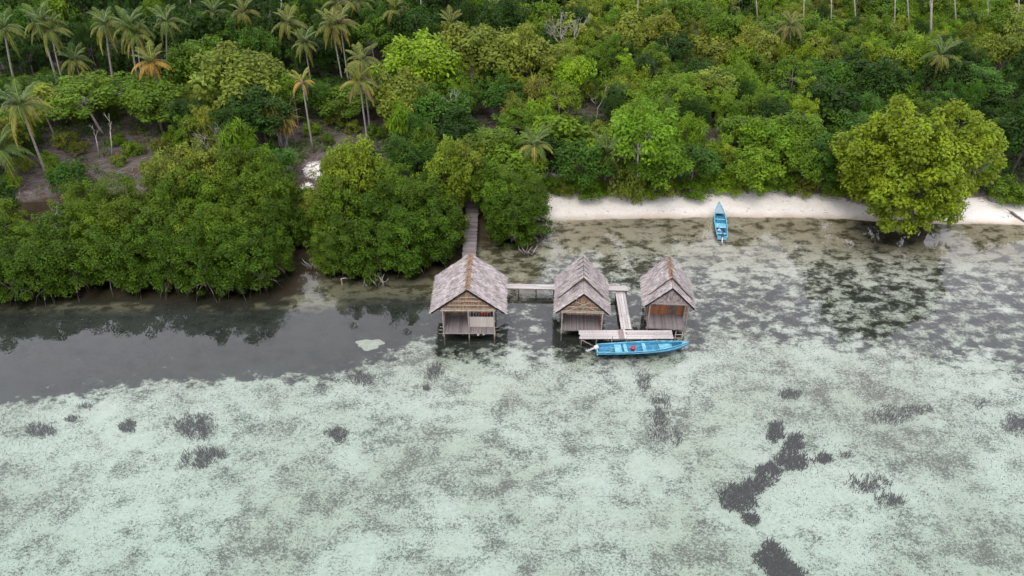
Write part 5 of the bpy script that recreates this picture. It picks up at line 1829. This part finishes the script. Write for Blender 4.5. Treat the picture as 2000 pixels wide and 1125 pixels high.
for ells, lab in PATCH:
    solid = 'winding dark' in lab or 'at the bottom' in lab
    thin = 'long dark' in lab or 'thin' in lab or 'faint' in lab or 'feathery' in lab
    Ps = []
    for (cx, cr, rx, rr) in ells:
        n = int(rx * rr * (6.0 if solid else 6.0)) + 200
        qx, qy = rg.uniform(-1.7, 1.7, n), rg.uniform(-1.7, 1.7, n)
        gxy = np.array([G(cx + rx * a_, cr + rr * b_, -1.0) for a_, b_ in zip(qx, qy)])
        dn_ = np.sqrt(qx ** 2 + qy ** 2) + (1.4 if solid else 0.9) * (fbm(gxy[:, 0] * 0.9, gxy[:, 1] * 0.9, 15) - 0.5) + 0.5 * (fbm(gxy[:, 0] * 3.1, gxy[:, 1] * 3.1, 19) - 0.5)
        keep = (dn_ < 1.1) & (rg.uniform(0, 1, n) < np.clip((1.12 - dn_) * (1.7 if solid else 1.35), 0, 1) * (0.6 if thin else 1))
        keep &= fbm(gxy[:, 0] * 2.2, gxy[:, 1] * 2.2, 23) > (0.33 if solid else 0.36)
        Ps.append(gxy[keep])
    P = np.concatenate(Ps)
    P[:, 2] = ground_z(P[:, 0], P[:, 1]) - 0.02
    V, T = blades(P, 0.36, 0.08 if solid else 0.06, (0.25, 1.3) if solid else (0.6, 1.7))
    o = tag(link('seagrass_patch', mesh_np('seagrass_patch', V, np.arange(len(V)).reshape(-1, 4), M['seagrass'], T)), lab, 'seagrass', 'seagrass patches on the sand')

n = 60000
sy = 22 + 34 * rg.uniform(0, 1, n) ** 0.9
sx = rg.uniform(-1, 1, n) * (sy * CP + CAM_H * SP) * 0.76
dens = fbm(sx * 0.13, sy * 0.13, 41) * 0.5 + fbm(sx * 0.9, sy * 0.9, 43, 3) * 0.5
keep = dens > 0.515
P = np.stack([sx, sy, ground_z(sx, sy) - 0.02], 1)[keep]
V, T = blades(P, 0.13, 0.05, (0.9, 1.9))
tag(link('seagrass', mesh_np('seagrass', V, np.arange(len(V)).reshape(-1, 4), M['seagrass'], T)), 'sparse short seagrass speckling the pale sand seabed', 'seagrass', kind='stuff')

# a pale sand hole in the dark bed, left of the large hut: a low mound of bright sand
ps = G(720, 661, -0.3)
zb = gz(ps.x, ps.y)
vs, fs = [(0, 0, 0.16)], []
for k in range(4):
    for j in range(28):
        a = j / 28 * 6.283
        rr = (k + 1) / 4 * (1.0 + 0.18 * math.sin(3 * a) + 0.1 * math.sin(7 * a + 1))
        vs.append((1.25 * rr * math.cos(a), 0.72 * rr * math.sin(a), 0.16 * (1 - ((k + 1) / 4) ** 2) - 0.03 * (k == 3)))
for j in range(28):
    fs.append((0, 1 + j, 1 + (j + 1) % 28))
    for k in range(3):
        a, b_ = 1 + k * 28 + j, 1 + k * 28 + (j + 1) % 28
        fs.append((a, a + 28, b_ + 28, b_))
M['coral_sand'] = plain('coral_sand', (0.3268, 0.3225, 0.2666), 0.95, 0.15, 4.0)
tag(MB().add(vs, fs).build('sand_mound', M['coral_sand'], None, True, loc=(ps.x, ps.y, zb)), 'single bright sand mound under water beside the largest hut', 'sand mound')

# ------------------------------------------------------------------ labels that single out each tree
LM += [('the brightest lime tree', 830, 130), ('the white bare tree', 1105, 50), ('the large round olive tree', 480, 160), ('the leaning shore tree', 1245, 290), ('the rounded tree above the boat', 1460, 335), ('the forked dead tree', 1170, 190),
       ('the thickest skyline trunk', 1815, 30), ('the bare clearing', 200, 290), ('the brown clearing', 660, 255)]
KINDW = {'forest_tree': 'tree', 'understory_tree': 'small tree', 'slender_tree': 'slim tree', 'shrub': 'shrub', 'spiky_palm_shrub': 'spiky-leaved shrub'}
SHAPE = {'dome': 'round-crowned', 'tall': 'upright', 'open': 'loose-crowned', 'shrub': 'low', 'spiky': 'tufted', 'fine': 'fine-leaved', 'bigleaf': 'large-leaved', 'weeping': 'drooping'}
ORD = ['', 'second', 'third', 'fourth', 'fifth', 'sixth', 'seventh', 'eighth', 'ninth', 'tenth', 'eleventh', 'twelfth', 'thirteenth', 'fourteenth', 'fifteenth', 'sixteenth', 'seventeenth', 'eighteenth', 'nineteenth', 'twentieth']
by = {}
for rec in FOREST:
    e, px, row, cw, nm, key, w, h = rec
    lm = min(LM, key=lambda q: (q[1] - px) ** 2 + ((q[2] - row) * 1.6) ** 2)
    dx, dy = px - lm[1], row - lm[2]
    if abs(dx) > abs(dy) * 1.3:
        rel = 'to the right of' if dx > 0 else 'to the left of'
    else:
        rel = 'in front of' if dy > 0 else 'behind'
    by.setdefault((cw, nm, key, rel, lm[0]), []).append((dx * dx + dy * dy, rec))
for (cw, nm, key, rel, lm), recs in by.items():
    recs.sort(key=lambda q: q[0])
    for i, (_, rec) in enumerate(recs):
        o = ORD[i] + ' ' if 0 < i < len(ORD) else ''
        tag(rec[0], f'{o}{cw} {SHAPE[key]} {KINDW[nm]} {rel} {lm}', group='trees and shrubs of the forest')
by = {}
MCW = {MANG: 'dark olive', MANG2: 'olive-green', DARK: 'dark green', OLIVE: 'pale olive', MID: 'mid-green', YELLOW: 'yellow-topped'}
for (e, px, er, h, w, col) in MANGROVES:
    blk = 'the long belt' if px < 600 else ('the boardwalk clump' if px < 930 else 'the small beach stand')
    rk = 'in the front row' if (px < 600 and er > 565) or (600 <= px < 930 and er > 515) or (px >= 930 and er > 470) else 'behind the front row'
    by.setdefault((MCW[col], blk, rk), []).append((px, er, e))
for (cw, blk, rk), recs in by.items():
    recs.sort(key=lambda q: (q[0], q[1]))
    for i, (px, er, e) in enumerate(recs):
        o = ORD[i] if i else 'first'
        tag(e, f'{o} {cw} mangrove from the left {rk} of {blk}' if len(recs) > 1 else f'only {cw} mangrove {rk} of {blk}', group='mangroves standing in the shallows')
